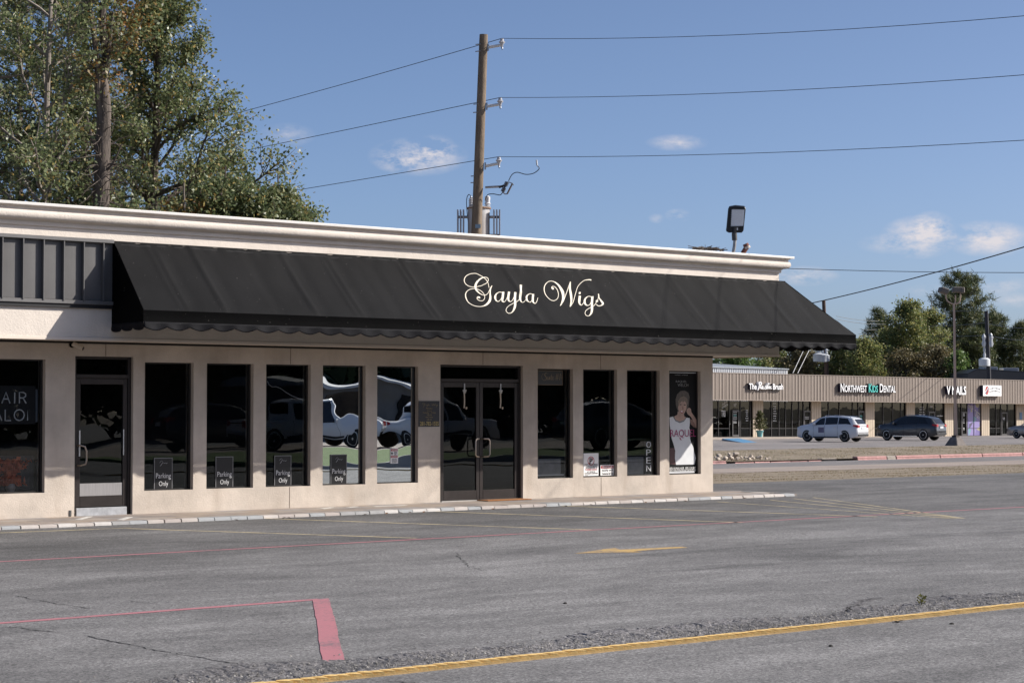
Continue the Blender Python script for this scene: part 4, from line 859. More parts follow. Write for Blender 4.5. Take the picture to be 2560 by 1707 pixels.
# fuse cutout on its arm
a, b = PP(1115, 431, -.05), PP(1152, 430, -.15); MB().tube([a, b], .03, 8).build('cutout_arm', STEEL, up, True)
ct, cb = PP(1165, 420, -.2), PP(1154, 443, -.2); ribs = MB(); ax = (cb-ct)
ribs.tube([ct, cb], .022, 8)
for k in range(12):
    if 4 < k < 7: continue
    c = ct.lerp(cb, .06+k*.08); u = ax.normalized(); ribs.tube([c-u*.008, c+u*.008], .055, 10)
ribs.build('cutout_insulator', M('cutout_grey', (.10, .10, .11), .4), up); ft, fb = PP(1177, 424, -.24), PP(1165, 448, -.24); MB().tube([ft, fb], .022, 8).build('fuse_tube', M('fuse_brown', (.12, .09, .075), .5), up)
MB().tube([ct, PP(1170, 421, -.2), ft, PP(1180, 428, -.24)], .012, 6).build('top_contact', STEEL, up); MB().tube([cb, PP(1160, 448, -.22), fb], .016, 6).build('bottom_contact', STEEL, up); MB().tube([PP(1146, 432, -.15), PP(1158, 428, -.16), PP(1160, 432, -.2)], .03, 6).build('cutout_clamp', M('cutout_clamp_black', (.03, .03, .03), .5), up)
def curve(pts, r, name, mat, parent, n=6):
    P = [np.array(p) for p in pts]; P = [2*P[0]-P[1]]+P+[2*P[-1]-P[-2]]; out = []
    for i in range(1, len(P)-2):
        for t in np.linspace(0, 1, 7)[:-1]: a_, b_, c_, d_ = P[i-1], P[i], P[i+1], P[i+2]; out.append(.5*((2*b_)+(-a_+c_)*t+(2*a_-5*b_+4*c_-d_)*t*t+(-a_+3*b_-3*c_+d_)*t**3))
    out.append(P[-2]); return MB().tube([Vector(p) for p in out], r, n).build(name, mat, parent, True)
curve([PP(1234, 384, -.3), PP(1238, 391, -.3), PP(1226, 401, -.3), PP(1208, 404, -.3), PP(1188, 399, -.28), PP(1176, 404, -.25), PP(1168, 418, -.2)], .011, 'jumper', BLKW, up)
curve([PP(1154, 445, -.2), PP(1148, 450, -.2), PP(1132, 447, -.15), PP(1120, 449, -.1), PP(1114, 461, -.05)], .011, 'jumper', BLKW, up)
MB().tube([PP(1232, 371, -.3), PP(1233.5, 384, -.3)], .022, 6).build('hot_clamp', STEEL, up)
# transformer can with radiators
tcn = PP(1099, 545, .38); TW = M('transformer_white', (.52, .53, .56), .5, n=(2.5, .22), col2=(.40, .36, .33)); 
tzs = tcn.z; h = (PP(1099, 476, .38).z-tzs)
tr = MB().lathe([(.26, -.3), (.29, -.28), (.29, h-.02), (.32, h), (.32, h+.03), (.20, h+.06), (.02, h+.07)], tcn, n=24).build('transformer', TW, up, True)
MB().lathe([(.325, h-.012), (.328, h+.022)], tcn, n=24).build('rust_band', M('rust_band', (.30, .18, .12), .9, n=(9, .5)), tr)
for s_ in (-1, 1):
    rb = MB()
    for k in range(3): c = tcn+RT*s_*(.40+.075*k); rb.obox(c+Vector((0, 0, h*.5-.16)), RT*.018, FH*.20, Vector((0, 0, h*.5+.12)))
    for zz in (h-.22, .08): rb.tube([tcn+RT*s_*.27+Vector((0, 0, zz)), tcn+RT*s_*.56+Vector((0, 0, zz))], .035, 8)
    rb.build('radiator', M('radiator_grey', (.36, .36, .39), .5), tr)
bu = tcn-RT*.20+Vector((0, 0, h+.04)); prof = [(.05, 0)]
for k in range(5): prof += [(.075, .03+k*.045), (.042, .05+k*.045)]
MB().lathe(prof+[(.02, .29)], bu, n=12).build('bushing', PORC, tr, True); curve([bu+Vector((0, 0, .29)), bu-RT*.07+Vector((0, 0, .33)), bu-RT*.12+Vector((0, 0, .18)), bu-RT*.10+Vector((0, 0, -.2)), bu-RT*.02+Vector((0, 0, -.8))], .010, 'ground_wire', BLKW, tr)
bu = tcn+RT*.235-FH*.1+Vector((0, 0, h+.03)); MB().lathe([(.06, 0), (.085, .03), (.05, .05), (.085, .09), (.06, .12), (.07, .22), (.07, .27), (.03, .30)], bu, n=10).build('bushing', M('bushing_cap', (.56, .57, .60), .5), tr, True)
MB().obox(PP(1098, 521, -.14), RT*.07, Vector((0, 0, .05)), FH*.02).build('tag_plate', M('tag_blue', (.20, .28, .36), .5), up)
# power lines: each span its own wire
def span(a, b, sag, r, label, cat='wire', n=40, group='power lines', name='power_line', mat=None):
    a, b = Vector(a), Vector(b); P = [a.lerp(b, i/n)-Vector((0, 0, 4*sag*(i/n)*(1-i/n))) for i in range(n+1)]
    return tag(MB().tube(P, r, 6).build(name, mat or BLKW, None, True), label, cat, group)
DY = Vector((0, 1, 0))
for k, (w_, nm, yl, yr) in enumerate(zip(WP, ('topmost', 'middle', 'lowest'), (240, 330, 433), (38, 173, 323))):
    # rightwards the line comes towards the viewer, leftwards it leaves past the trees
    q = None
    for s_ in np.arange(5, 30, .05):
        p = w_-DY*s_; x = 1176+4573.5*((p-CAM).dot(RT)/(p-CAM).dot(FW))
        if x > 2352: q = (s_, p); break
    s_, p = q; zt = deep(2352, yr, (p-CAM).dot(FW)).z; L = 66.0; u = s_/L; sag = (w_.z-zt)/(4*u*(1-u))
    span(w_, w_-DY*L, sag, .0072, nm+' power line running from the wooden pole to the right edge')
    q = w_+DY*9.5; zz = deep(0, {0: 240, 1: 333, 2: 434}[k], 10).z; xl = 1176+4573.5*((q-CAM).dot(RT)/(q-CAM).dot(FW)); yt = [240, 336, 436][k]-(xl-[620, 640, 710][k])*-[.27, .19, .147][k]*-1
    zt = deep(xl, [112, 243, 377][k]+([240, 330, 433][k]-[112, 243, 377][k])*(1095-xl)/(1095-[620, 640, 710][k]), (q-CAM).dot(FW)).z
    L = 60.; u = 9.5/L; span(w_, w_+DY*L-Vector((0, 0, .4)), (w_.z-.4*u-zt)/(4*u*(1-u)), .0088, nm+' power line running from the wooden pole left behind the trees')
a, b = deep(1640, 610, 66), deep(2700, 623, 62); span(a, b, .12, .011, 'thin level cable crossing the sky above the far shops', group=None)
a, b = deep(1760, 718, 112), deep(2560, 503, 78); span(a, b, .25, .026, 'thick dark service cable slanting up to the right edge', group=None)

# ------------------------------------------------------------------ trees
def leaf_cloud(cent, per, rc, size, seed, flat=.55, upbias=.6):
    g = np.random.default_rng(seed); c = np.repeat(cent, per, axis=0); n = len(c)
    c = c+g.normal(0, 1, (n, 3))*rc*np.array([1, 1, flat+.25])
    nrm = g.normal(0, 1, (n, 3)); nrm[:, 2] += upbias; nrm /= np.linalg.norm(nrm, axis=1)[:, None]
    a = np.cross(nrm, g.normal(0, 1, (n, 3))); a /= np.linalg.norm(a, axis=1)[:, None]; b = np.cross(nrm, a)
    s = size*g.uniform(.55, 1.15, n)[:, None]
    V = np.stack([c-a*s, c-b*s*.62+nrm*s*.12, c+a*s, c+b*s*.62+nrm*s*.12], 1).reshape(-1, 3)
    return V, np.arange(4*n).reshape(-1, 4)
def bend(p0, d, L, n, up, g, wob=.12):
    P = [np.array(p0, float)]; d = np.array(d, float); d /= np.linalg.norm(d)
    for i in range(n):
        d = d+np.array([0, 0, up])+g.normal(0, wob, 3); d /= np.linalg.norm(d); P.append(P[-1]+d*L/n)
    return P
def broadleaf(name, label, base, H, env, lo, n_limb, per, rc, size, seed, leafm, barkm, tr=.2, group=None, lean=(0, 0), elev=.45, twigs=6, cat='tree', forks=None, zmin=None):
    """trunk + limbs + twigs, leaves in clumps at the twig ends; env(t) = crown radius at height fraction t"""
    g = np.random.default_rng(seed); base = Vector(base); root = empty(name, base, label, cat, group); w = MB()
    tp = [np.array(base)+np.array([lean[0]*t*t+.12*math.sin(t*7+seed), lean[1]*t*t+.12*math.cos(t*6+seed), H*t]) for t in np.linspace(0, 1, 12)]; tp[0] = np.array(base)
    w.tube([Vector(p) for p in tp], [tr*(1-.93*t)+.012 for t in np.linspace(0, 1, 12)], 9)
    cent = []
    for i in range(n_limb):
        t = lo+(1-lo)*((i+.5)/n_limb)**.9; az = i*2.39996+g.normal(0, .35); R = max(.25, env(t))*g.uniform(.75, 1.12)
        p0 = np.array([np.interp(max(t-.10, .05), np.linspace(0, 1, 12), [q[k] for q in tp]) for k in range(3)])
        el = elev+g.normal(0, .15)+(.5*(t-.5)); d = [math.cos(az)*math.cos(el), math.sin(az)*math.cos(el), math.sin(el)]
        P = bend(p0, d, R*1.15, 6, .05, g); r0 = tr*(.42 if t < .6 else .26)*(.5+.5*min(1, R/3)); w.tube([Vector(p) for p in P], [r0*(1-.85*k/6)+.008 for k in range(7)], 6)
        nt = max(3, int(twigs*(.5+R/3)))
        for k in range(nt):
            u = g.uniform(.25, 1); q = np.array([np.interp(u*6, range(7), [p[c] for p in P]) for c in range(3)])
            dv = np.array(d)+g.normal(0, .75, 3); T = bend(q, dv, R*g.uniform(.18, .42), 3, .06, g, .2); w.tube([Vector(p) for p in T], [.022, .016, .011, .006], 4, False)
            cent += [T[1]+(T[2]-T[1])*g.random(), T[2], T[3]]
        cent.append(P[-1])
    cent = np.array(cent)
    if zmin is not None: cent = cent[cent[:, 2] > zmin]
    V, Q = leaf_cloud(cent, per, rc, size, seed+99)
    w.build('trunk', barkm, root, True); put('crown', fastmesh('crown', V, Q), leafm, root); return root
def conifer(name, label, base, H, env, lo, n_limb, per, size, seed, leafm, barkm, tr=.22, group=None, rc=.16, droop=-.02, lean=(0, 0)):
    """pine: whorled limbs with brushes of long needles at the tips"""
    g = np.random.default_rng(seed); base = Vector(base); root = empty(name, base, label, 'tree', group); w = MB()
    tp = [np.array(base)+np.array([lean[0]*t, lean[1]*t, H*t]) for t in np.linspace(0, 1, 8)]; w.tube([Vector(p) for p in tp], [tr*(1-.85*t) for t in np.linspace(0, 1, 8)], 9); cent = []
    for i in range(n_limb):
        t = lo+(1-lo)*(i/n_limb); az = i*2.39996+g.normal(0, .4); R = env(t)*g.uniform(.7, 1.15); p0 = np.array(base)+np.array([lean[0]*t, lean[1]*t, H*t])
        P = bend(p0, [math.cos(az), math.sin(az), .25+.3*t], R, 5, droop, g, .1); w.tube([Vector(p) for p in P], [tr*.2*(1-.16*k)+.008 for k in range(6)], 5)
        for k in range(max(4, int(R*5))):
            u = g.uniform(.3, 1); q = np.array([np.interp(u*5, range(6), [p[c] for p in P]) for c in range(3)]); e = g.normal(0, 1, 3)*np.array([1, 1, .35])*R*.22; w.tube([Vector(q), Vector(q+e)], [.012, .006], 3, False); cent.append(q+e)
        cent.append(P[-1])
    cent = np.array(cent); c = np.repeat(cent, per, axis=0); n = len(c); c = c+g.normal(0, rc*.35, (n, 3))
    d = g.normal(0, 1, (n, 3)); d[:, 2] += .5; d /= np.linalg.norm(d, axis=1)[:, None]; s = np.cross(d, g.normal(0, 1, (n, 3))); s /= np.linalg.norm(s, axis=1)[:, None]
    ln = size*g.uniform(.6, 1.2, n)[:, None]; V = np.stack([c-s*size*.055, c+s*size*.055, c+d*ln], 1).reshape(-1, 3)
    w.build('trunk', barkm, root, True); put('crown', fastmesh('crown', V, np.arange(3*n).reshape(-1, 3)), leafm, root); return root
GUM = leafmat('sweetgum_leaf', [(0, (.088, .122, .052)), (.5, (.165, .20, .088)), (.80, (.27, .30, .165)), (.95, (.35, .30, .115)), (1, (.42, .27, .09))], .44, .40)
GUM2 = leafmat('autumn_leaf', [(0, (.09, .095, .03)), (.4, (.17, .14, .04)), (.75, (.27, .16, .045)), (1, (.33, .14, .04))], .3, .5)
PINE = leafmat('pine_needles', [(0, (.026, .042, .018)), (.6, (.05, .07, .028)), (1, (.12, .10, .035))], .15, .55)
BARKD = barkmat('dark_bark', (.045, .033, .027), (.14, .11, .09)); BARKG = barkmat('grey_bark', (.085, .07, .058), (.24, .20, .17)); BARKP = barkmat('pale_bark', (.14, .12, .10), (.31, .27, .235), 4)
def at(x, Z, z=0.): p = deep(x, 934, Z); return Vector((p.x, p.y, z))
gz = -.3
env_c = lambda t: float(np.interp(t, [0, .28, .42, .5, .58, .66, .75, .87, 1], [2.6, 4.6, 4.5, 4.0, 3.1, 2.6, 1.9, 1.1, .3]))
broadleaf('sweetgum_tree', 'leafy sweetgum with dark forked trunk, nearest the utility pole', at(352, 57, gz), 16.5, env_c, .26, 58, 18, .165, .066, 3, GUM, BARKD, .22, elev=.55, twigs=13, zmin=4.2)
broadleaf('sweetgum_tree', 'lower yellowing leafy tree just above the roof edge', at(520, 54.5, gz), 8.6, lambda t: float(np.interp(t, [0, .4, .7, 1], [1.6, 3.0, 2.3, .6])), .35, 46, 18, .19, .064, 5, GUM, BARKD, .13, elev=.5, twigs=11, zmin=3.6)
broadleaf('sweetgum_tree', 'rounded leafy crown at the right end of the tree group', at(632, 54.8, gz), 8.5, lambda t: float(np.interp(t, [0, .5, .7, .85, 1], [.8, 1.75, 1.6, 1.1, .4])), .46, 40, 19, .19, .064, 27, GUM, BARKD, .10, elev=.45, twigs=13, zmin=3.6)
broadleaf('autumn_tree', 'small tree with orange brown leaves above the roof edge', at(425, 53.5, gz), 8.0, lambda t: float(np.interp(t, [0, .4, .7, 1], [1.2, 2.2, 1.9, .5])), .4, 15, 12, .20, .062, 17, GUM2, BARKG, .10, twigs=8, zmin=3.6)
broadleaf('sweetgum_tree', 'leafy tree with pale thin trunk at the left', at(108, 54, gz), 17, lambda t: float(np.interp(t, [0, .3, .6, .85, 1], [2.2, 3.4, 3.3, 2.4, .6])), .24, 33, 17, .165, .066, 8, GUM, BARKP, .15, elev=.6, twigs=12, zmin=4.0)
broadleaf('sweetgum_tree', 'dense green tree cut by the left edge', at(-70, 56, gz), 17, lambda t: float(np.interp(t, [0, .3, .6, .85, 1], [2.6, 4.2, 4.0, 2.8, .6])), .24, 34, 17, .18, .068, 12, GUM, BARKG, .2, elev=.5, twigs=12, zmin=4.0)
conifer('pine_tree', 'dark green pine filling the gap behind the bare trunk', at(190, 66, gz), 18, lambda t: float(np.interp(t, [0, .3, .7, 1], [2.2, 3.6, 3.2, .8])), .30, 46, 36, .34, 21, PINE, BARKD, .24)
conifer('pine_tree', 'dark pine low behind the leafy trees at the left edge', at(40, 70, gz), 18.5, lambda t: float(np.interp(t, [0, .3, .7, 1], [2.4, 3.8, 3.4, .8])), .28, 30, 30, .32, 22, PINE, BARKD, .24)
# the bare forked trunk with dead twigs and a little autumn foliage high up
g = np.random.default_rng(41); bt = empty('bare_tree', at(232, 53, gz), 'thick grey trunk with dead twigs forking near the top left', 'tree'); w = MB(); cent = []
def tpth(pts, r0, r1, nn=8):
    P = [deep(x, y, 53)+FH*z for x, y, z in pts]; w.tube(P, [r0+(r1-r0)*i/(len(P)-1) for i in range(len(P))], nn); return P
base = deep(232, 470, 53); w.tube([Vector((base.x, base.y, gz)), base], [.26, .22], 12)
tr_ = tpth([(232, 470, 0), (235, 390, 0), (237, 320, 0), (240, 250, 0), (236, 200, 0), (232, 150, 0)], .22, .15, 12); tpth([(237, 330, 0), (228, 230, -.1), (226, 150, -.15), (218, 70, -.2), (208, 10, -.2), (200, -60, -.2)], .10, .05); tpth([(236, 200, 0), (243, 120, .1), (232, 60, .1), (236, 0, .1), (240, -60, .1)], .15, .06); tpth([(242, 180, 0), (252, 110, -.1), (258, 60, -.1), (262, 30, -.1)], .08, .03); tpth([(236, 380, 0), (215, 320, -.2), (205, 270, -.3)], .06, .02); tpth([(236, 400, 0), (262, 380, -.2), (285, 335, -.3)], .045, .015)
for i in range(150):
    y = g.uniform(100, 465) if i % 3 else g.uniform(340, 465); p = np.array(deep(235+(235-232)*0, y, 53)); az = g.uniform(0, 6.28); T = bend(p, [math.cos(az), math.sin(az), g.uniform(-.6, .5)], g.uniform(.35, 1.3), 4, g.uniform(-.12, .05), g, .28); w.tube([Vector(q) for q in T], [.018, .013, .010, .007, .004], 4, False)
    if y < 210: cent += [T[2], T[4]]
for i in range(90): cent.append(np.array(deep(g.uniform(235, 330), g.uniform(-40, 110), 53.4)))
w.build('trunk', barkmat('weathered_bark', (.045, .036, .030), (.155, .125, .105)), bt, True); V, Q = leaf_cloud(np.array(cent), 12, .24, .062, 5); put('crown', fastmesh('crown', V, Q), GUM2, bt)

# ------------------------------------------------------------------ the far row of shops
YFA, YST = 83.0, 84.5
def c6(x, y): return px(x, y, 1760, 660, 2.904)
def FX(x, Y=YST): return onY(*c6(x, 1100), Y).x
def un(p): return p.z+.0065*(p.x-85)
far_b = empty('shop_row_building', (85, 83, -.74), 'long tan shop row with ribbed metal fascia across the street', 'building')
TAN = M('tan_ribbed_metal', (.275, .225, .188), .6, .0, n=(.5, .12)); TAND = M('tan_groove', (.055, .046, .04), .8); BLOCK = stucco('split_block', (.56, .475, .375), .25); ALU = M('dark_mullion', (.035, .033, .034), .5); FGL = glass('far_shop_glass', (.14, .14, .15), .55, .001)
X0, X1, ZB0, ZF0, ZF1 = 58.0, 142.0, -.74, 2.22, 4.43
MB().box(X0, X1, YFA+.04, YFA+.35, ZF0+.03, ZF1-.03).build('fascia_back', TAND, far_b)
pm = MB().slab([(-.098, .045, 0), (-.098, .012, 0), (-.088, 0, 0), (.088, 0, 0), (.098, .012, 0), (.098, .045, 0)], (0, 0, ZF1-ZF0-.10)).mesh('fascia_panel', center=False)[0]; pm.materials.append(TAN)
pm2 = MB().slab([(-.05, .045, 0), (-.05, .020, 0), (-.042, .012, 0), (.042, .012, 0), (.05, .020, 0), (.05, .045, 0)], (0, 0, ZF1-ZF0-.10)).mesh('fascia_panel', center=False)[0]; pm2.materials.append(TAN)
x = 84.0
while x < 131: put('fascia_panel', pm, None, far_b, False, (x+.12, YFA, ZF0+.05)); put('fascia_panel', pm2, None, far_b, False, (x+.31, YFA, ZF0+.05)); x += .39
for (a, b) in ((X0, 84.0), (131.03, X1)): MB().box(a, b, YFA, YFA+.04, ZF0+.05, ZF1-.05).build('fascia_panel', TAN, far_b)
MB().box(X0, X1, YFA-.03, YFA+.35, ZF1-.05, ZF1).build('fascia_cap', TAN, far_b); MB().box(X0, X1, YFA-.03, YFA+.35, ZF0, ZF0+.05).build('fascia_trim', TAN, far_b)
MB().box(X0, X1, YFA+.35, YST+.6, ZF0+.02, ZF0+.12).build('soffit', M('far_soffit', (.35, .31, .27), .9), far_b)
MB().box(X0, X1, YFA+.36, 93, 3.7, 3.8).build('roof', M('far_roof', (.35, .34, .33), .9), far_b)
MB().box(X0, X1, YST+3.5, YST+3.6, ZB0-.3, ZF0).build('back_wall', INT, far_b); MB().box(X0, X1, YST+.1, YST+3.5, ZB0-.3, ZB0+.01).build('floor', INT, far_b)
piers = [(350, 422), (775, 843), (1167, 1231), (1464, 1524), (1744, 1803), (2010, 2065), (2262, 2330)]
PX = [(FX(a), FX(b)) for a, b in piers]; PX = [(X0, FX(-60))]+PX+[(X1-1, X1)]
MB().box(X0, FX(-60), YST-.10, YST+.5, ZB0-.2, ZF0+.02).build('pier', BLOCK, far_b)
for a, b in PX[1:-1]:
    MB().box(a, b, YST-.10, YST+.5, ZB0-.2, ZF0+.02).build('pier', BLOCK, far_b)
    for k in range(1, 4): xx = a+(b-a)*k/4; MB().box(xx-.012, xx+.012, YST-.112, YST-.098, ZB0, ZF0).build('pier_joint', M('pier_joint', (.36, .30, .235), .9), far_b)
bays = [(-60, 350, [62, 105, 185, 265, 335], (203, 258)), (422, 775, [490, 545, 592, 640, 690, 722], (724, 775)), (843, 1167, [905, 983, 1080, 1120], (1121, 1166)), (1231, 1464, [1300, 1370, 1430], None), (1524, 1744, [1590, 1625, 1680], (1630, 1677)), (1803, 2010, [1840, 1868, 1912, 1960], (1870, 1911)), (2065, 2262, [2120, 2155, 2205], (2158, 2203)), (2330, 2700, [2400, 2480, 2560, 2640], None)]
RAILZ = ZB0+.68
for (a, b, mu, dr) in bays:
    xa, xb = FX(a)+.003, FX(b)-.003; xs = [xa]+[FX(m) for m in mu]+[xb]
    for u, v in zip(xs[:-1], xs[1:]):
        dz_ = dr and abs(u-FX(dr[0])) < .35 and abs(v-FX(dr[1])) < .35
        for z0, z1 in ([(ZB0+.05, ZF0)] if dz_ else [(ZB0+.05, RAILZ), (RAILZ+.05, ZF0)]): MB().quad((u, YST+.06, z0), (v, YST+.06, z0), (v, YST+.06, z1), (u, YST+.06, z1)).build('pane', FGL, far_b)
        if not dz_: MB().box(u+.03, v-.03, YST+.02, YST+.10, RAILZ, RAILZ+.05).build('rail', ALU, far_b)
    for m in xs: MB().box(m-.03, m+.03, YST+.0, YST+.12, ZB0, ZF0).build('mullion', ALU, far_b)
    MB().box(xa, xb, YST+.012, YST+.11, ZB0, ZB0+.05).build('sill', ALU, far_b)
    if dr:
        u, v = FX(dr[0]), FX(dr[1]); f = MB(); z1 = ZB0+2.2
        f.box(u+.04, u+.14, YST-.01, YST+.05, ZB0+.02, z1); f.box(v-.14, v-.04, YST-.01, YST+.05, ZB0+.02, z1); f.box(u+.14, v-.14, YST-.01, YST+.05, z1-.12, z1); f.box(u+.14, v-.14, YST-.01, YST+.05, ZB0+.02, ZB0+.2)
        d_ = f.build('door', M('far_door_frame', (.075, .072, .074), .45), far_b); MB().box(v-.20, v-.17, YST-.07, YST-.04, ZB0+.9, ZB0+1.25).build('handle', GALV, d_)
MB().box(X0, X1, 80.6, YST+.2, -1.1, ZB0+.004).build('walkway', M('far_walk', (.44, .375, .315), .9, n=(1, .2)), far_b)
# brown wood panelling seen inside the first shop, and blinds
WDP = M('brown_panel', (.13, .06, .035), .8, n=(3, .3), stretch=(1, 1, 9)); MB().box(FX(0), FX(350), YST+.3, YST+.35, ZB0+.7, ZB0+1.45).build('wood_panel', WDP, far_b); MB().box(FX(430), FX(520), YST+.3, YST+.35, ZB0+.7, ZB0+1.45).build('wood_panel', WDP, far_b)
def ft(s_, x0, y0, x1, y1, Y=YST-.0, m_=None, par=None, off=0., slant=0., depth=.01):
    a, b = onY(*c6(x0, y0), Y), onY(*c6(x1, y1), Y); return wtext(s_, a.x, b.x, un(b), un(a), Y, m_ or WHT, par or far_b, depth=depth, off=off, slant=slant)
YG = YST+.05
ft('NEW\nOPEN', 130, 1012, 172, 1050, YG, slant=.28); ft('TRB', 125, 1062, 155, 1108, YG); ft('107', 214, 1012, 234, 1032, YG); ft('109', 1638, 1030, 1656, 1042, YG); ft('108', 1130, 1030, 1144, 1042, YG, MATS['card_frame_grey'])
def bars(x0, x1, ys, m_, wv=.35, seed=0):
    g = random.Random(seed); mb = MB()
    for y in ys:
        k = g.uniform(1-wv, 1); cx = (x0+x1)/2; h = (x1-x0)/2*k; a, b = onY(*c6(cx-h, y-3.2), YG), onY(*c6(cx+h, y+3.2), YG); n = max(2, int((b.x-a.x)/.14)); 
        for i in range(n):
            u = a.x+(b.x-a.x)*i/n; w_ = (b.x-a.x)/n*g.uniform(.5, .85); mb.box(u, u+w_, YG-.004, YG, un(b), un(a))
    tag(mb.build('window_print', m_, far_b), kind='stuff')
bars(500, 528, [1013, 1033, 1050, 1067, 1084, 1102, 1119, 1137], M('window_print_white', (.55, .55, .56), .5), .3, 1); bars(212, 242, [1062, 1075, 1090, 1110, 1122, 1136, 1150], MATS['window_print_white'], .3, 2); bars(300, 324, [1060, 1072, 1086, 1102, 1118, 1136], MATS['window_print_white'], .4, 3)
bars(1558, 1606, [1040, 1056, 1074, 1092, 1112], MATS['window_print_white'], .35, 4); bars(1690, 1736, [1102], MATS['window_print_white'], 0, 5); bars(726, 768, [1110, 1122], MATS['window_print_white'], .6, 6); bars(2166, 2188, [1116, 1126], MATS['window_print_white'], .4, 7)
bars(1880, 1894, [1085, 1092, 1100, 1128, 1140, 1152, 1190, 1200], MATS['window_print_white'], .4, 8); bars(1130, 1152, [1100, 1106, 1122, 1130], M('window_print_teal', (.10, .38, .38), .5), .3, 9); bars(212, 240, [1093, 1101], M('window_print_teal2', (.05, .28, .26), .5), .2, 10)
# abstract purple vinyl over two panes of one shop
vt = NT('purple_vinyl'); cr = vt.n('ShaderNodeValToRGB', {0: vt.n('ShaderNodeTexVoronoi', {'Vector': vt.pos((1, 1, .8)), 'Scale': 1.6}).outputs['Color']}); el = cr.color_ramp; el.interpolation = 'CONSTANT'
for p_, c_ in [(0, (.17, .14, .33)), (.35, (.24, .20, .42)), (.5, (.07, .06, .12)), (.6, (.34, .31, .20)), (.72, (.16, .30, .36)), (.82, (.42, .36, .46))]: e_ = el.elements.new(p_); e_.color = c4(c_)
vt.link(cr.outputs[0], vt.b.inputs['Base Color']); vt.b.inputs['Roughness'].default_value = .5
MB().box(FX(1914), FX(1958), YST+.03, YST+.045, ZB0+.06, ZF0-.01).build('window_graphic', vt.m, far_b); MB().box(FX(1962), FX(2006), YST+.03, YST+.045, ZB0+.06, ZF0-.01).build('window_graphic', vt.m, far_b)
ft('SPACE', 1916, 1020, 1954, 1048, YST+.03, m_=M('vinyl_cream', (.55, .52, .45), .5), slant=-.1); ft('CADETS', 1964, 1052, 2004, 1100, YST+.03, m_=MATS['vinyl_cream'], slant=-.45); ft('HAIR', 1918, 1135, 1955, 1175, YST+.03, m_=WHT) if False else None
# shop signs on the fascia: each its own thing
SIDE = M('letter_return', (.012, .010, .03), .4); FACE = M('letter_face', (.80, .80, .80), .4); TEAL = M('letter_teal', (.08, .50, .45), .4)
def sgn(name, label, x0, y0, x1, y1):
    a, b = onY(*c6(x0, y0), YFA), onY(*c6(x1, y1), YFA); return empty(name, (a.x, YFA-.02, un(b)), label, 'shop sign'), a.x, b.x, un(b), un(a)
o, a, b, z0, z1 = sgn('dental_sign', 'white and teal raised letters reading NORTHWEST KIDS DENTAL', 968, 872, 1370, 936)
txt = 'Northwest Kids Dental'; ms = [TEAL if 10 <= i < 14 else FACE for i in range(len(txt))]
channel_letters(txt, a, b, z0+.02, z1+.1, YFA-.03, FACE, SIDE, o, .30, caps=.78, cap_ratio=.78, off=.018, mats=ms)
o, a, b, z0, z1 = sgn('nails_sign', 'white raised letters reading V NAILS behind the lamp post', 1742, 888, 1882, 948); channel_letters('V NAILS', a, b, z0, z1+.05, YFA-.03, FACE, SIDE, o, .30, off=.03)
o, a, b, z0, z1 = sgn('brush_sign', 'white raised letters reading The Rustic Brush at the left', 310, 862, 558, 912)
w3 = b-a; channel_letters('The', a, a+w3*.215, z0+.0, z0+(z1-z0)*.95, YFA-.03, FACE, SIDE, o, .25, off=.03); channel_letters('Brush', a+w3*.685, b, z0+.0, z0+(z1-z0)*.92, YFA-.03, FACE, SIDE, o, .25, off=.03)
mp3 = lambda x, y: (lambda q: Vector((q.x, YFA-.28, un(q))))(onY(*px(x, y, 1780, 880, 5.88), YFA))
RUS = [[(668, 445, 9), (660, 490, 14), (648, 540, 14), (636, 560, 10)], [(640, 470, 8), (665, 442, 9), (690, 450, 12), (688, 480, 12), (660, 500, 9)], [(664, 500, 10), (680, 530, 13), (692, 545, 10)], [(705, 498, 12), (700, 530, 13), (715, 545, 9), (730, 520, 9), (734, 498, 12), (730, 535, 12), (742, 540, 8)], [(768, 500, 9), (752, 508, 11), (766, 525, 13), (758, 545, 12), (745, 540, 8)], [(792, 455, 11), (782, 505, 13), (778, 535, 12), (792, 542, 8)], [(765, 488, 9), (805, 478, 9)], [(806, 500, 12), (800, 532, 12), (812, 542, 8)], [(838, 505, 9), (824, 512, 11), (820, 535, 12), (836, 540, 9), (842, 530, 7)], [(806, 462, 6), (812, 466, 12), (818, 470, 6)]]
for s_ in RUS:
    mb = MB(); stroke(mb, s_, mp3, 8); n0 = len(mb.v); lo = list(mb.v); mb.v += [(v[0], YFA-.03, v[2]) for v in lo]; nf = list(mb.f)
    m2 = n0//2; mb.f += [(2*i, 2*i+2, n0+2*i+2, n0+2*i) for i in range(m2-1)]+[(2*i+1, n0+2*i+1, n0+2*i+3, 2*i+3) for i in range(m2-1)]+[(0, n0, n0+1, 1), (n0-2, n0-1, 2*n0-1, 2*n0-2)]
    q_ = mb.build('letter', FACE, o)
o, a, b, z0, z1 = sgn('barber_sign', 'white rectangular box sign with red and blue oval at the right', 2003, 880, 2137, 960)
MB().box(a, b, YFA-.35, YFA-.03, z0, z1).build('sign_box', FACE, o); MB().box(a-.03, a-.002, YFA-.34, YFA-.03, z0, z1).build('sign_return', SIDE, o)
def ell(cx, cz, rx, rz, rot, t0=0, t1=6.2832, n=20): return [(cx+rx*math.cos(t)*math.cos(rot)-rz*math.sin(t)*math.sin(rot), YFA-.353, cz+rx*math.cos(t)*math.sin(rot)+rz*math.sin(t)*math.cos(rot)) for t in np.linspace(t0, t1, n)]
W_, H_ = b-a, z1-z0; cx, cz = a+W_*.21, z0+H_*.52
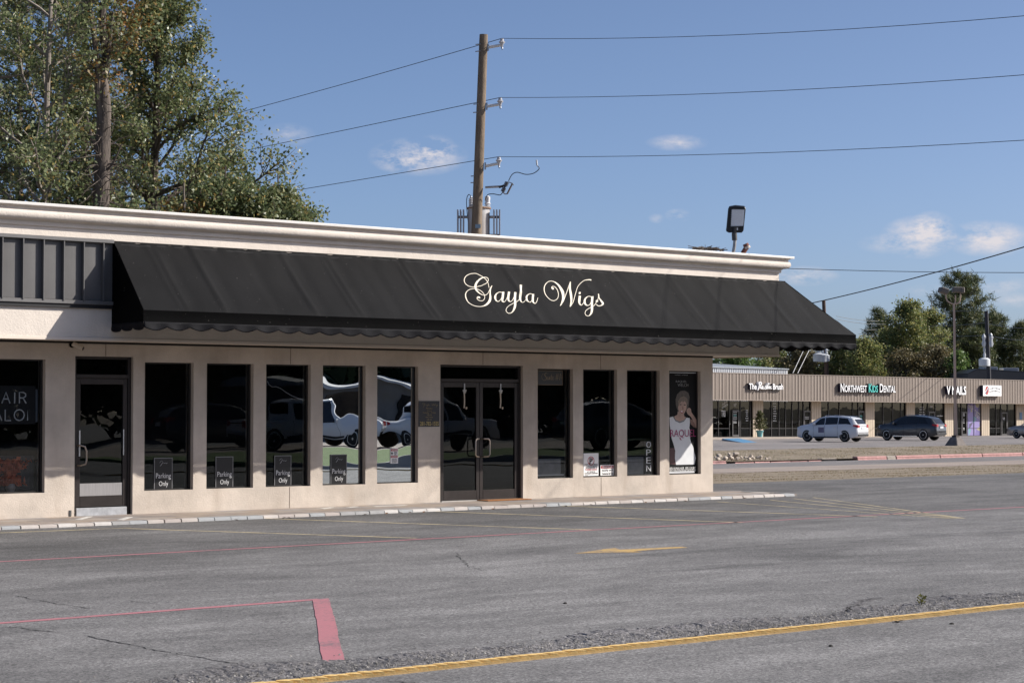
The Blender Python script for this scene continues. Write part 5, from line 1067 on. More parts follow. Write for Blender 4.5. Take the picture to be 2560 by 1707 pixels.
MB().poly(ell(cx, cz, W_*.09, H_*.40, -.12)).build('oval_mark', M('logo_red', (.40, .05, .04), .5), o); st_ = MB(); st_.obox((cx, YFA-.3545, cz), (W_*.10, 0, H_*.30), (0, .0006, 0), (-.05, 0, .03)); st_.build('stripe_mark', M('logo_navy', (.03, .04, .12), .5), o); st_ = MB(); st_.obox((cx-.02, YFA-.3552, cz+.06), (W_*.10, 0, H_*.30), (0, .0006, 0), (-.025, 0, .02)); st_.build('stripe_mark', WHT, o)
am = MB(); g = random.Random(4)
for row, (yy, h) in enumerate(((.66, .20), (.40, .20))):
    for i in range(8):
        u = i/7; zz = z0+H_*(yy+.08*math.sin(math.pi*u)); am.obox((a+W_*(.37+.52*u), YFA-.3535, zz), (W_*.020*g.uniform(.6, 1.1), 0, .02*g.uniform(-1, 1)), (0, .0006, 0), (0, 0, H_*h*.42*g.uniform(.55, 1)))
tag(am.build('lettering', BLK, o), kind='stuff')
acs = onY(*c6(2293, 1123), YST); tag(MB().box(FX(2283), FX(2302), YST-.135, YST-.115, un(onY(*c6(2293, 1150), YST)), un(onY(*c6(2293, 1098), YST))).build('parking_sign', M('sign_blue', (.13, .23, .36), .5)), 'small blue accessible parking sign on the rightmost far pier', 'sign')
far_b.rotation_euler.y = .0065
for ob in list(COL.objects):
    if ob.parent is None and ob.name.split('.')[0] in ('dental_sign', 'nails_sign', 'brush_sign', 'barber_sign'): ob.location.z -= .0065*(ob.location.x-85)
# blue ramp and potted shrub in front of the first far shop
rp = [onZ(*c6(x, y), -.80) for x, y in [(130, 1276), (250, 1272), (420, 1296), (330, 1300)]]
BLU = M('ramp_blue', (.10, .27, .46), .7, n=(4, .25)); mb = MB().add([(p.x, p.y, -.90) for p in rp]+[(rp[0].x, rp[0].y, -.70), (rp[1].x, rp[1].y, -.70), (rp[2].x, rp[2].y, -.85), (rp[3].x, rp[3].y, -.85)], [(0, 3, 2, 1), (4, 5, 6, 7), (0, 1, 5, 4), (1, 2, 6, 5), (2, 3, 7, 6), (3, 0, 4, 7)])
tag(mb.build('accessible_ramp', BLU), 'blue painted wheelchair ramp before the first far shop', 'ramp')
pc = onY(*c6(405, 1260), 82.6); pc.z = -.735; po = empty('potted_shrub', pc, 'bushy evergreen in a turquoise pot beside a far pier', 'plant')
MB().lathe([(.21, 0), (.24, .30), (.29, .44), (.33, .46), (.33, .52), (.27, .52), (.26, .45)], pc, n=20).build('pot', M('turquoise_pot', (.14, .36, .38), .5), po, True); MB().tube([pc+Vector((0, 0, .45)), pc+Vector((0, 0, 1.9))], [.05, .02], 6).build('stem', BARKD, po)
g = np.random.default_rng(6); t = g.uniform(0, 1, 420); c = np.c_[g.normal(0, 1, 420), g.normal(0, 1, 420)]*(.27*(1-t)**.8+.05)[:, None]; V, Q = leaf_cloud(np.c_[pc.x+c[:, 0], pc.y+c[:, 1], pc.z+.62+t*1.45], 7, .05, .06, 7)
put('foliage', fastmesh('foliage', V, Q), leafmat('evergreen_leaf', [(0, (.05, .06, .02)), (.6, (.10, .11, .035)), (1, (.17, .15, .06))], .2, .6), po)

# ------------------------------------------------------------------ buildings beyond
def flat(x, y, Z): return deep(*c6(x, y), Z)
wb_ = empty('white_metal_shed', flat(300, 800, 190), 'white ribbed metal building behind the far shops at the left', 'building'); WM = M('white_ribbed', (.62, .63, .64), .5); RM = M('grey_metal_roof', (.34, .36, .38), .45, .3)
YW = 104.0; wp = lambda x, y: onY(*c6(x, y), YW)
MB().slab([Vector((wp(-260, 760).x, YW, -1)), Vector((wp(606, 760).x, YW, -1)), wp(606, 765), wp(330, 757), wp(62, 750), wp(-260, 744)], (0, 10, 0)).build('wall', WM, wb_)
rb = MB()
for k in range(40): p = wp(66+k*13.6, 765); zt = wp(66+k*13.6, float(np.interp(66+k*13.6, [62, 330, 608], [752, 759, 767]))).z; rb.box(p.x-.06, p.x+.06, YW-.05, YW-.002, -1, zt)
tag(rb.build('rib', M('white_rib', (.5, .51, .53), .5), wb_), kind='stuff')
rf_ = [wp(-260, 746), wp(62, 752), wp(330, 759), wp(610, 767)]; rk = [p+Vector((0, 11, .75)) for p in rf_]
MB().slab([p+Vector((0, -.15, 0)) for p in rf_]+rk[::-1], Vector((0, 0, .10))).build('roof', RM, wb_)
db = empty('dark_metal_shed', flat(2200, 830, 188), 'dark grey metal building with rooftop units at the right', 'building'); DM = M('charcoal_shed', (.060, .060, .064), .6, n=(1, .2))
p = [flat(1915, 800, 188), flat(1985, 768, 188), flat(2323, 790, 188), flat(2900, 830, 188)]; q = [Vector((v.x, v.y, -1)) for v in p]
MB().slab([q[0], q[3], p[3], p[2], p[1], p[0]], FH*8).build('wall', DM, db); MB().slab([p[0]+Vector((0, 0, .0)), p[1], p[2], p[3], p[3]+Vector((0, 0, .16)), p[2]+Vector((0, 0, .14)), p[1]+Vector((0, 0, .12)), p[0]+Vector((0, 0, .10))], FH*8.2).build('roof', M('charcoal_roof', (.028, .028, .03), .45), db)
AC = M('white_unit', (.60, .60, .59), .5, n=(3, .15))
for (x0, x1, y0, y1, lb) in ((2025, 2134, 745, 772, 'white rooftop unit left of the two on the dark building'), (2175, 2287, 752, 778, 'white rooftop unit right of the two on the dark building')):
    a, b = flat(x0, y1, 190), flat(x1, y0, 190); u = RT*((b-a).dot(RT)); o = empty('rooftop_unit', a, lb, 'air conditioner', 'rooftop units'); MB().slab([a, a+u, a+u+Vector((0, 0, (b.z-a.z)*.8)), a+u*.97+Vector((0, 0, b.z-a.z)), a+u*.03+Vector((0, 0, b.z-a.z)), a+Vector((0, 0, (b.z-a.z)*.8))], FH*1.8).build('casing', AC, o)
    MB().obox(a+u*.5-FH*.02+Vector((0, 0, (b.z-a.z)*.35)), u*.42, FH*.02, Vector((0, 0, .18))).build('louvre', GREY, o)
hs = empty('pale_house', flat(1320, 790, 230), 'pale blue grey roofed house glimpsed between the far trees', 'building'); a = flat(1255, 800, 230)
MB().slab([Vector((a.x, a.y, -1)), Vector((a.x, a.y, -1))+RT*11, a+RT*11+Vector((0, 0, .6)), a+Vector((0, 0, .6))], FH*6).build('wall', M('house_white', (.6, .6, .6), .6), hs); MB().slab([flat(1250, 784, 229.5), flat(1250, 784, 229.5)+RT*11.6, flat(1262, 757, 232)+RT*10.5, flat(1262, 757, 232)], Vector((0, 0, .1))).build('roof', M('house_roof', (.36, .42, .50), .5), hs)

# ------------------------------------------------------------------ lamp post and far poles
lb_ = onZ(*c6(1828, 1318), -.77); ZL = (lb_-CAM).dot(FW); lp = empty('lamp_post', lb_, 'tan parking lot lamp post with three box heads on a concrete base', 'lamp post')
def LP(x, y, d=0.): return deep(*c6(x, y), ZL)+FH*d
fr = lambda s_, z: [(lb_.x+a_*s_, lb_.y+b_*s_, z) for a_, b_ in ((-1, -1), (1, -1), (1, 1), (-1, 1))]
hbz = LP(1828, 1256).z; MB().add(fr(.52, -.80)+fr(.24, hbz), [(0, 3, 2, 1), (4, 5, 6, 7), (0, 1, 5, 4), (1, 2, 6, 5), (2, 3, 7, 6), (3, 0, 4, 7)]).build('base', M('lamp_base_dark', (.20, .175, .16), .9, n=(3, .4)), lp, bevel=.03)
MB().box(lb_.x-.17, lb_.x+.17, lb_.y-.17, lb_.y+.17, hbz, hbz+.12).build('base_plate', M('plate_brown', (.05, .035, .03), .6), lp)
POST = M('post_tan', (.50, .38, .31), .6, n=(2, .15)); topz = LP(1815, 285); MB().tube([Vector((lb_.x, lb_.y, hbz+.1)), Vector((topz.x, topz.y, topz.z))], [.125, .085], 4).build('post', POST, lp)
for pts in ([(1815, 292), (1790, 283), (1768, 268), (1757, 245), (1755, 215)], [(1817, 290), (1824, 275), (1825, 225)], [(1815, 292), (1842, 284), (1857, 268), (1861, 245), (1862, 215)]): curve([LP(x, y) for x, y in pts], .04, 'arm', POST, lp, 8)
HD = M('lamp_head_bronze', (.14, .125, .11), .6); LF = M('lamp_lens', (.40, .40, .40), .4)
def head(cx, cy, u, v, w, nm='lamp_head'):
    c = LP(cx, cy); o = MB().obox(c, u, v, w).build(nm, HD, lp, bevel=.05); return c
head(1738, 194, RT*.24+Vector((0, 0, -.08)), RT*.06+Vector((0, 0, .17)), FH*.22-RT*.08); head(1838, 187, RT*.29, Vector((0, 0, .18)), FH*.24); head(1874, 191, RT*.12, Vector((0, 0, .19)), FH*.28)
tp = empty('utility_pole', at(1893, 200, -1), 'brown utility pole with grey transformers showing right of the awning', 'utility pole'); PB = barkmat('far_pole_wood', (.055, .035, .028), (.13, .085, .065), 3)
def pole(o, xt, yt, xb, yb, Z, r, mat):
    a, b = flat(xt, yt, Z), flat(xb, yb, Z); f_ = a+(b-a)*((a.z+1)/(a.z-b.z)); MB().tube([f_, b, a], [r*1.2, r*1.1, r*.9], 10).build('pole', mat, o, True)
pole(tp, 869, 265, 890, 795, 200, .20, PB); TG = M('far_transformer', (.46, .48, .51), .5)
for (x, y0, y1, r) in ((832, 645, 708, .55), (862, 650, 710, .50), (888, 655, 705, .35)):
    a, b = flat(x, y1, 199.3), flat(x, y0, 199.3); t_ = MB().lathe([(r*.95, 0), (r, .1), (r, (b-a).length-.2), (r*1.06, (b-a).length-.15), (r*.5, (b-a).length)], a, n=14).build('transformer', TG, tp, True); MB().lathe([(.12, 0), (.16, .2), (.08, .3), (.15, .4), (.05, .6)], b, n=8).build('bushing', TG, t_, True)
gw = M('guy_wire', (.55, .54, .53), .5)
for (x0, y0, x1, y1, lb) in ((715, 640, 645, 792, 'left steel guy wire running down to the far roof'), (765, 625, 680, 792, 'right steel guy wire running down to the far roof')): span(flat(x0+38, y0-80, 199), flat(x1, y1, 186), 0, .028, lb, 'guy wire', 4, 'guy wires', 'guy_wire', gw)
o = empty('utility_pole', at(2057, 215, -1), 'thin dark utility pole in the middle of the far trees', 'utility pole'); DKP = M('dark_pole', (.022, .022, .030), .6); pole(o, 1391, 420, 1398, 620, 215, .17, DKP); MB().tube([flat(1372, 480, 215), flat(1372, 498, 215), flat(1412, 498, 215), flat(1412, 488, 215)], .05, 5).build('crossarm', STEEL, o)
o = empty('utility_pole', at(2267, 186, -1), 'dark utility pole with one pale transformer at the right', 'utility pole'); pole(o, 2050, 340, 2068, 830, 185, .20, DKP)
a, b = flat(2036, 740, 184.5), flat(2036, 680, 184.5); t_ = MB().lathe([(.5, 0), (.52, .1), (.52, (b-a).length-.15), (.3, (b-a).length)], a, n=14).build('transformer', M('far_transformer_white', (.58, .60, .62), .5), o, True); MB().lathe([(.10, 0), (.14, .3), (.07, .5), (.12, .7), (.04, 1.2)], b, n=8).build('bushing', TG, t_, True)
for (x, y) in ((2032, 588), (2085, 590)): a = flat(x, y+12, 184.5); MB().lathe([(.12, 0), (.20, .3), (.12, .6), (.2, .9), (.05, 1.2)], a, n=8).build('insulator', TG, o, True)
MB().tube([flat(2068, 520, 184.8), flat(2088, 510, 184.6)], .12, 6).build('bracket', STEEL, o)
WG = M('far_wire', (.16, .165, .17), .6)
for i, (x0, y0, Z0, x1, y1, Z1, lb) in enumerate([(960, 378, 200, 1392, 408, 215, 'faint upper wire between the awning pole and the thin pole'), (960, 400, 200, 1391, 432, 215, 'faint lower wire between the awning pole and the thin pole'), (1150, 475, 210, 1391, 434, 215, 'faint wire rising to the top of the thin pole'), (1200, 520, 210, 1391, 488, 215, 'faint wire rising to the middle of the thin pole'), (1391, 436, 215, 2052, 425, 185, 'wire from the thin pole top across the far trees'), (1391, 500, 215, 2058, 515, 185, 'wire from the thin pole crossing the lower crowns'), (1480, 312, 205, 2050, 330, 185, 'pale wire high across the far trees'), (2055, 430, 185, 2500, 455, 160, 'wire leaving the right pole at its top'), (2060, 515, 185, 2500, 545, 160, 'wire leaving the right pole lower down')]):
    span(flat(x0, y0, Z0), flat(x1, y1, Z1), .25, .022, lb, 'wire', 16, 'far wires', 'overhead_wire', WG)

# ------------------------------------------------------------------ far trees
FG = leafmat('far_leaf', [(0, (.10, .135, .045)), (.4, (.18, .215, .075)), (.75, (.30, .30, .11)), (1, (.38, .32, .12))], .45, .55)
FG2 = leafmat('far_leaf_bright', [(0, (.08, .14, .035)), (.6, (.13, .21, .05)), (1, (.20, .26, .075))], .3, .55); FG3 = leafmat('far_leaf_brown', [(0, (.09, .08, .04)), (.6, (.16, .135, .06)), (1, (.23, .17, .08))], .25, .6)
FP_ = leafmat('far_pine', [(0, (.05, .075, .03)), (.6, (.095, .12, .045)), (1, (.20, .185, .07))], .25, .6)
GT = 'trees beyond the far shops'
def ftree(x, ytop, Z, lab, prof, n_l, leaf, seed, size=.145, per=10, rc=.30, tr=.22, lo=.2, name='broadleaf_tree'):
    b_ = at(x, Z, -1); H = deep(x, ytop, Z).z+1; pxm = 4573.5/Z; env = lambda t, pr=prof: float(np.interp(t, [q[0] for q in pr], [q[1]/pxm for q in pr]))
    return broadleaf(name, lab, b_, H, env, lo, n_l, per, rc, size, seed, leaf, BARKG, tr, GT, elev=.6, twigs=9)
ftree(2090, 672, 205, 'tall yellow green tree left of the lamp post', [(0, 40), (.3, 78), (.5, 88), (.7, 62), (.85, 48), (1, 8)], 50, FG, 51, lo=.16)
ftree(2140, 690, 212, 'yellow green tree directly behind the lamp post', [(0, 40), (.3, 60), (.6, 60), (.8, 42), (1, 8)], 40, FG, 52, lo=.2)
ftree(2050, 742, 208, 'broad green tree left of the thin utility pole', [(0, 50), (.4, 75), (.7, 62), (1, 12)], 40, FG, 53)
ftree(1985, 765, 200, 'loose yellowing tree right of the awning tip', [(0, 40), (.4, 62), (.75, 48), (1, 10)], 38, FG, 54)
ftree(1935, 775, 206, 'green tree behind the awning tip', [(0, 40), (.4, 55), (.7, 48), (1, 12)], 34, FG, 55)
ftree(1840, 792, 207, 'brownish tree above the white metal shed', [(0, 50), (.5, 70), (.8, 48), (1, 15)], 34, FG3, 56)
ftree(1770, 800, 212, 'dark tree behind the white metal shed under the soffit', [(0, 50), (.5, 70), (.8, 48), (1, 15)], 30, FG, 57)
ftree(1690, 805, 203, 'bright green tree behind the shed at the wall corner', [(0, 50), (.5, 72), (.8, 52), (1, 15)], 32, FG2, 58)
ftree(1590, 790, 206, 'green tree hidden behind the shop corner', [(0, 50), (.5, 72), (.8, 52), (1, 15)], 30, FG, 62)
ftree(1500, 770, 210, 'yellow green tree hidden farther behind the shop', [(0, 50), (.5, 72), (.8, 52), (1, 15)], 30, FG, 63)
ftree(2200, 800, 196, 'bright green low bush tree right of the lamp post', [(0, 30), (.5, 36), (.8, 28), (1, 8)], 24, FG2, 59, .14)
ftree(2150, 790, 198, 'olive brown low tree at the foot of the tall trees', [(0, 50), (.5, 60), (.8, 50), (1, 12)], 30, FG3, 60, .14); ftree(2080, 800, 197, 'olive low tree left among the lamp post trees', [(0, 50), (.5, 60), (.8, 50), (1, 12)], 30, FG3, 61, .14)
for i, (x, yt, Z, prof, nl, lb) in enumerate([(2210, 637, 222, [(0, 10), (.35, 34), (.55, 62), (.75, 72), (.9, 50), (1, 22)], 70, 'tallest pine with rounded crown behind the lamp heads'), (2285, 722, 216, [(0, 30), (.4, 52), (.7, 50), (.9, 32), (1, 8)], 60, 'pine right of the dark pole'), (2345, 745, 214, [(0, 30), (.4, 50), (.7, 46), (1, 8)], 56, 'pine at the right edge'), (2245, 760, 210, [(0, 30), (.5, 52), (.8, 40), (1, 8)], 50, 'low dark pine behind the white transformer'), (2020, 712, 228, [(0, 20), (.5, 40), (.8, 36), (1, 8)], 44, 'dark pine peeping left of the thin pole')]):
    b_ = at(x, Z, -1); H = deep(x, yt, Z).z+1; pxm = 4573.5/Z; conifer('pine_tree', lb, b_, H, lambda t, pr=prof: float(np.interp(t, [q[0] for q in pr], [q[1]/pxm for q in pr])), .25, nl, 26, .62, 70+i, FP_, BARKG, .25, GT, rc=.5, droop=.02)
# low hedge-like understorey that closes the view under the crowns
for i, x in enumerate(range(1640, 2420, 52)): ftree(x, 838-(i*37 % 17), 214+(i*13 % 9), 'low shrub mass %s' % ['under the soffit corner', 'behind the shed left', 'behind the shed middle', 'behind the shed right', 'right of the shed', 'below the awning pole', 'right of the awning pole', 'before the pale house', 'right of the pale house', 'left of the thin pole foot', 'behind the lamp post left', 'behind the lamp post', 'right of the lamp post', 'behind the dark shed left', 'behind the dark shed', 'at the right edge'][min(i, 15)]+' beyond the far shops', [(0, 40), (.5, 44), (.8, 34), (1, 10)], 14, FG if i % 3 else FG3, 90+i, .22, 9, .5, .1, .1, 'shrub')

# ------------------------------------------------------------------ vehicles
TYRE = M('tyre', (.016, .016, .016), .85); ALLOY = M('alloy', (.48, .48, .49), .3, .9); DALLOY = M('dark_alloy', (.20, .18, .17), .35, .9); CGL = M('car_glass', (.010, .011, .013), .06, 0, .6); CHR = M('chrome', (.65, .65, .66), .2, 1.0); PLAS = M('black_plastic', (.02, .02, .021), .6); TAIL = M('tail_lamp', (.34, .015, .018), .25); HEADL = M('head_lamp', (.55, .57, .60), .15); PLATE = M('plate_white', (.55, .56, .58), .5); UNDER = M('car_underside', (.008, .008, .008), .9)
def ipl(x, T): return float(np.interp(x, [t[0] for t in T], [t[1] for t in T]))
def vehicle(name, label, loc, heading, col, P, group=None, rails=True, magnet=False, alloy=None, metal=.0):
    """P: top profile, belt profile, plan half width, wheel x, wheel radius. x forward, y left."""
    root = empty(name, loc, label, P.get('cat', 'car'), group, heading); paintm = M('paint_'+str(col), col, .32, metal, .5, coat=.6)
    L0, L1 = P['top'][0][0], P['top'][-1][0]; xs = sorted(set([round(v, 3) for v in np.linspace(L0, L1, 46)]+[t[0] for t in P['top']]))
    top = lambda x: ipl(x, P['top']); belt = lambda x: min(ipl(x, P['belt']), top(x)-.04); wid = lambda x: ipl(x, P['wid'])*P['hw']; roofw = lambda x: ipl(x, P['roofw'])*P['hw']; zb = lambda x: ipl(x, P['bot'])
    def sec(x):
        w_, zt, zl, r, b = wid(x), top(x), belt(x), min(roofw(x), wid(x)), zb(x)
        return [(w_*.93, b), (w_*.985, b+.10), (w_, b+.28), (w_*.995, (zl+b)/2+.12), (w_*.965, zl-.02), (w_*.95, zl), (r+.02, zt-.075), (r-.04, zt-.025), (r*.55, zt), (0, zt+.012)]
    mb = MB(); N = 10; rows = []
    for x in xs:
        s_ = sec(x); rows.append([(x, y, z) for y, z in s_]+[(x, -y, z) for y, z in reversed(s_[:-1])])
    m = len(rows[0])
    for r_ in rows: mb.v += r_
    for i in range(len(rows)-1):
        for j in range(m): a = i*m+j; b = i*m+(j+1) % m; mb.f.append((a, b, b+m, a+m))
    mb.f.append(tuple(range(m-1, -1, -1))); mb.f.append(tuple((len(rows)-1)*m+j for j in range(m)))
    me, c = mb.mesh('body', True, False); body = bpy.data.objects.new('body', me); COL.objects.link(body); me.materials.append(paintm); me.materials.append(UNDER)
    cut = MB()
    for xw in P['wx']:
        for s_ in (-1, 1): cut.lathe([(P['wr']*1.16, P['hw']*s_-.32*s_), (P['wr']*1.16, P['hw']*s_+.2*s_)] if s_ > 0 else [(P['wr']*1.16, -P['hw']-.2), (P['wr']*1.16, -P['hw']+.32)], (xw, 0, P['wr']), 'y', 24)
    cme, _ = cut.mesh('cut', center=False); co = bpy.data.objects.new('cut', cme); COL.objects.link(co); cme.materials.append(UNDER)
    md = body.modifiers.new('b', 'BOOLEAN'); md.object = co; md.operation = 'DIFFERENCE'; md.solver = 'EXACT'
    try: md.material_mode = 'TRANSFER'
    except Exception: pass
    dg = bpy.context.evaluated_depsgraph_get(); nm = bpy.data.meshes.new_from_object(body.evaluated_get(dg)); body.modifiers.clear(); body.data = nm; nm.name = 'body'; nm.shade_smooth(); nm.set_sharp_from_angle(angle=rad(32)); bpy.data.objects.remove(co); body.parent = root
    def side(x, v, s_, o=.008):   # point on the glasshouse side, v = 0 belt .. 1 roof
        a, b = sec(x)[5], sec(x)[6]; y, z = a[0]+(b[0]-a[0])*v, a[1]+(b[1]-a[1])*v; return (x, s_*(y+o), z+o*.3)
    for (x0, x1, xa, xb) in P['wins']:
        for s_ in (-1, 1):
            MB().grid(lambda u, v: side((x0+(x1-x0)*u)*(1-v)+(xa+(xb-xa)*u)*v, .07+.86*v, s_), 8, 4).build('side_window', CGL, body, True, local=True)
    def topg(x0, x1, fr, name, mat, o=.010):
        MB().grid(lambda u, v: (lambda x: (x+(o if (top(x1)-top(x0))*(x1-x0) < 0 else -o)*.5, (2*v-1)*(min(roofw(x), wid(x))-.06)*fr, top(x)+o+.008*(1-(2*v-1)**2)))(x0+(x1-x0)*u), 8, 8).build(name, mat, body, True, local=True)
    topg(*P['screen'], .97, 'windscreen', CGL); topg(*P['rearw'], .93, 'rear_window', CGL)
    # seams, handles, cladding
    for xs_ in P['seams']:
        for s_ in (-1, 1):
            q = sec(xs_); MB().tube([(xs_+k, s_*(y+.003), z) for k, (y, z) in zip((.0, .0, 0, 0, 0), q[1:6])], .006, 4).build('door_seam', UNDER, body, local=True)
    for xh in P['handles']:
        for s_ in (-1, 1): q = sec(xh); MB().obox((xh, s_*(q[3][0]+.018), q[4][1]-.10), (.10, 0, 0), (0, .012, 0), (0, 0, .018)).build('door_handle', paintm, body, bevel=.006, local=True)
    for s_ in (-1, 1):
        xm = P['mirror']; q = sec(xm); o = MB().obox((xm, s_*(q[5][0]+.14), q[5][1]+.10), (.09, s_*-.02, 0), (0, .11, 0), (0, 0, .08)).build('mirror', paintm, body, bevel=.03, local=True, seg=2)
        MB().tube([(xm, s_*(q[5][0]-.02), q[5][1]+.03), (xm, s_*(q[5][0]+.10), q[5][1]+.06)], .025, 6).build('mirror_arm', PLAS, o if False else body, local=True)
        w0, w1 = P['wx'][1]+P['wr']*1.25, P['wx'][0]-P['wr']*1.25; MB().box(w0, w1, s_*(P['hw']*.985)-.012, s_*(P['hw']*.985)+.012, zb(0)+.02, zb(0)+.10).build('sill_trim', CHR if P.get('chrome') else PLAS, body, local=True)
        if rails and P.get('rail'): a, b = P['rail']; MB().tube([(a, s_*(roofw(a)-.10), top(a)-.02), (a-.15, s_*(roofw(a)-.10), top(a-.15)+.05), (b+.15, s_*(roofw(b)-.10), top(b+.15)+.05), (b, s_*(roofw(b)-.10), top(b)-.01)], .018, 6).build('roof_rail', CHR, body, True, local=True)
    # lamps and ends
    xr, xf = L0, L1
    for s_ in (-1, 1):
        z = P['tailz']; w_ = wid(xr+.10); mb = MB(); 
        mb.add([(xr-.012, s_*w_*.58, z-.08), (xr-.012, s_*w_*.92, z-.09), (xr+.10, s_*(wid(xr+.10)+.008), z-.06), (xr+.34, s_*(wid(xr+.34)+.006), z+.02), (xr+.30, s_*(wid(xr+.3)*.985+.006), z+.10), (xr+.08, s_*(wid(xr+.08)*.98+.008), z+.11), (xr+.0, s_*w_*.90, z+.10), (xr+.002, s_*w_*.58, z+.07)], [(0, 1, 6, 7), (1, 2, 5, 6), (2, 3, 4, 5)]); mb.build('tail_lamp', TAIL, body, local=True)
        z = P['headz']; w_ = wid(xf-.18); MB().add([(xf-.10, s_*wid(xf-.1)*.62, z-.07), (xf-.10, s_*(wid(xf-.1)*.98), z-.06), (xf-.48, s_*(wid(xf-.48)+.008), z+.05), (xf-.40, s_*(wid(xf-.4)*.97+.008), z+.12), (xf-.15, s_*(wid(xf-.15)*.90), z+.08), (xf-.12, s_*wid(xf-.1)*.62, z+.06)], [(0, 1, 4, 5), (1, 2, 3, 4)]).build('head_lamp', HEADL, body, local=True)
    MB().box(xr-.022, xr-.005, -.26, .26, P['plz']-.07, P['plz']+.07).build('number_plate', PLATE, body, local=True); MB().box(xr-.035, xr+.25, -P['hw']*.80, P['hw']*.80, zb(xr)-.0, zb(xr)+.14).build('rear_bumper', PLAS, body, bevel=.02, local=True)
    MB().box(xr-.018, xr+.0, -P['hw']*.55, P['hw']*.55, P['tailz']+.0, P['tailz']+.03).build('tailgate_trim', CHR, body, local=True); MB().box(xf-.02, xf+.012, -.50, .50, .42, .72).build('grille', PLAS, body, bevel=.02, local=True)
    if magnet: q = sec(.35); MB().box(.12, .58, q[3][0]+.006, q[3][0]+.012, .62, .98).build('door_magnet', M('magnet_print', (.20, .18, .27), .5, n=(6, .4)), body, local=True); MB().lathe([(.09, 0), (.10, .02), (.06, .03)], (P['wx'][1]+.75, q[4][0]*1.0, .95), 'y', 14).build('fuel_flap', paintm, body, local=True)
    # wheels
    for xw in P['wx']:
        for s_ in (-1, 1):
            r = P['wr']; yc = s_*(P['hw']-.13); o = MB().lathe([(r*.66, -.12), (r*.92, -.12), (r, -.08), (r, .08), (r*.92, .12), (r*.66, .12)], (xw, yc, r), 'y', 28).build('wheel', TYRE, root, True, local=True)
            rm = MB(); 
            for k in range(P.get('spokes', 5)):
                t = 2*math.pi*k/P.get('spokes', 5)+.3; d_ = Vector((math.cos(t), 0, math.sin(t))); e_ = Vector((-math.sin(t), 0, math.cos(t))); rm.obox(Vector((xw, yc+s_*.105, r))+d_*r*.36, d_*r*.32, e_*r*.085, (0, .012, 0))
            am = alloy or ALLOY; rm.lathe([(r*.12, .09*s_), (r*.10, .122*s_)], (xw, yc, r), 'y', 10); rim = rm.build('rim', am, o, local=False if False else True); rim.matrix_parent_inverse = o.matrix_basis.inverted()
            lip = MB().lathe([(r*.70, .10*s_), (r*.71, .121*s_), (r*.64, .123*s_), (r*.63, .10*s_)], (xw, yc, r), 'y', 28).build('rim_lip', am, o, True, local=True); lip.matrix_parent_inverse = o.matrix_basis.inverted()
            dk = MB().lathe([(r*.65, .02*s_), (r*.65, .03*s_)], (xw, yc, r), 'y', 20).build('brake_disc', UNDER, o, local=True); dk.matrix_parent_inverse = o.matrix_basis.inverted()
    root.scale.z = P.get('zs', 1.0)
    return root
SUV = dict(top=[(-2.48, .62), (-2.47, 1.04), (-2.40, 1.16), (-2.10, 1.52), (-1.98, 1.60), (-1.6, 1.68), (-.9, 1.745), (-.2, 1.755), (.35, 1.70), (.75, 1.56), (1.42, 1.20), (1.75, 1.16), (2.15, 1.09), (2.36, 1.0), (2.46, .80), (2.50, .52)],
           belt=[(-2.5, 1.10), (-1.6, 1.17), (.5, 1.10), (1.3, 1.09), (2.5, .95)], wid=[(-2.5, .80), (-2.40, .90), (-2.0, .97), (-1.0, 1), (1.2, 1), (2.0, .96), (2.35, .86), (2.5, .62)], roofw=[(-2.5, .72), (-2.0, .70), (0, .735), (.5, .72), (1.3, .80), (2.0, .86), (2.5, .60)], bot=[(-2.5, .40), (-2.0, .26), (2.0, .24), (2.5, .34)], hw=.985, wx=(1.50, -1.48), wr=.405,
           wins=[(1.10, .12, .55, .12), (.06, -.92, .06, -.92), (-.98, -1.98, -.98, -1.66)], screen=(1.36, .62), rearw=(-2.11, -2.38), seams=(.98, .09, -.95), handles=(.30, -.72), mirror=.86, tailz=1.05, headz=.86, plz=.92, rail=(.25, -1.85), spokes=5, zs=1.06)
CX9 = dict(SUV, top=[(-2.50, .60), (-2.49, 1.0), (-2.42, 1.14), (-2.10, 1.50), (-1.95, 1.60), (-1.5, 1.68), (-.7, 1.735), (-.05, 1.74), (.40, 1.67), (.75, 1.54), (1.38, 1.21), (1.75, 1.18), (2.2, 1.10), (2.40, .98), (2.50, .76), (2.52, .50)], chrome=True, spokes=10, rail=(.1, -1.75), wins=[(1.02, .04, .50, .04), (-.02, -1.0, -.02, -1.0), (-1.06, -1.86, -1.06, -1.50)])
SED = dict(SUV, top=[(-2.40, .60), (-2.38, .95), (-1.95, 1.05), (-1.75, 1.08), (-1.0, 1.40), (-.2, 1.45), (.3, 1.42), (1.15, .98), (1.7, .92), (2.2, .80), (2.38, .66), (2.42, .45)], belt=[(-2.5, .88), (0, .92), (2.5, .75)], hw=.91, wr=.33, wx=(1.42, -1.35), wins=[(.85, .02, .35, .02), (-.04, -.95, -.04, -.80)], screen=(1.10, .34), rearw=(-1.05, -1.70), seams=(.9, 0, -.9), mirror=.75, tailz=.86, headz=.66, plz=.70, rail=None, handles=(.2, -.7), wid=[(-2.5, .80), (-2.2, .93), (-1.0, 1), (1.2, 1), (2.0, .92), (2.42, .62)], bot=[(-2.5, .34), (-2.0, .2), (2.0, .2), (2.5, .26)])
def parked(x, Z): p = deep(x, 1000, Z); return Vector((p.x, p.y, tz(p.y)+.03))
vehicle('suv', 'white SUV with a dark door sticker parked before the far shops', parked(1911, 143), rad(103), (.62, .63, .65), SUV, 'cars before the far shops', magnet=True, alloy=M('bronze_alloy', (.34, .31, .29), .3, .9))
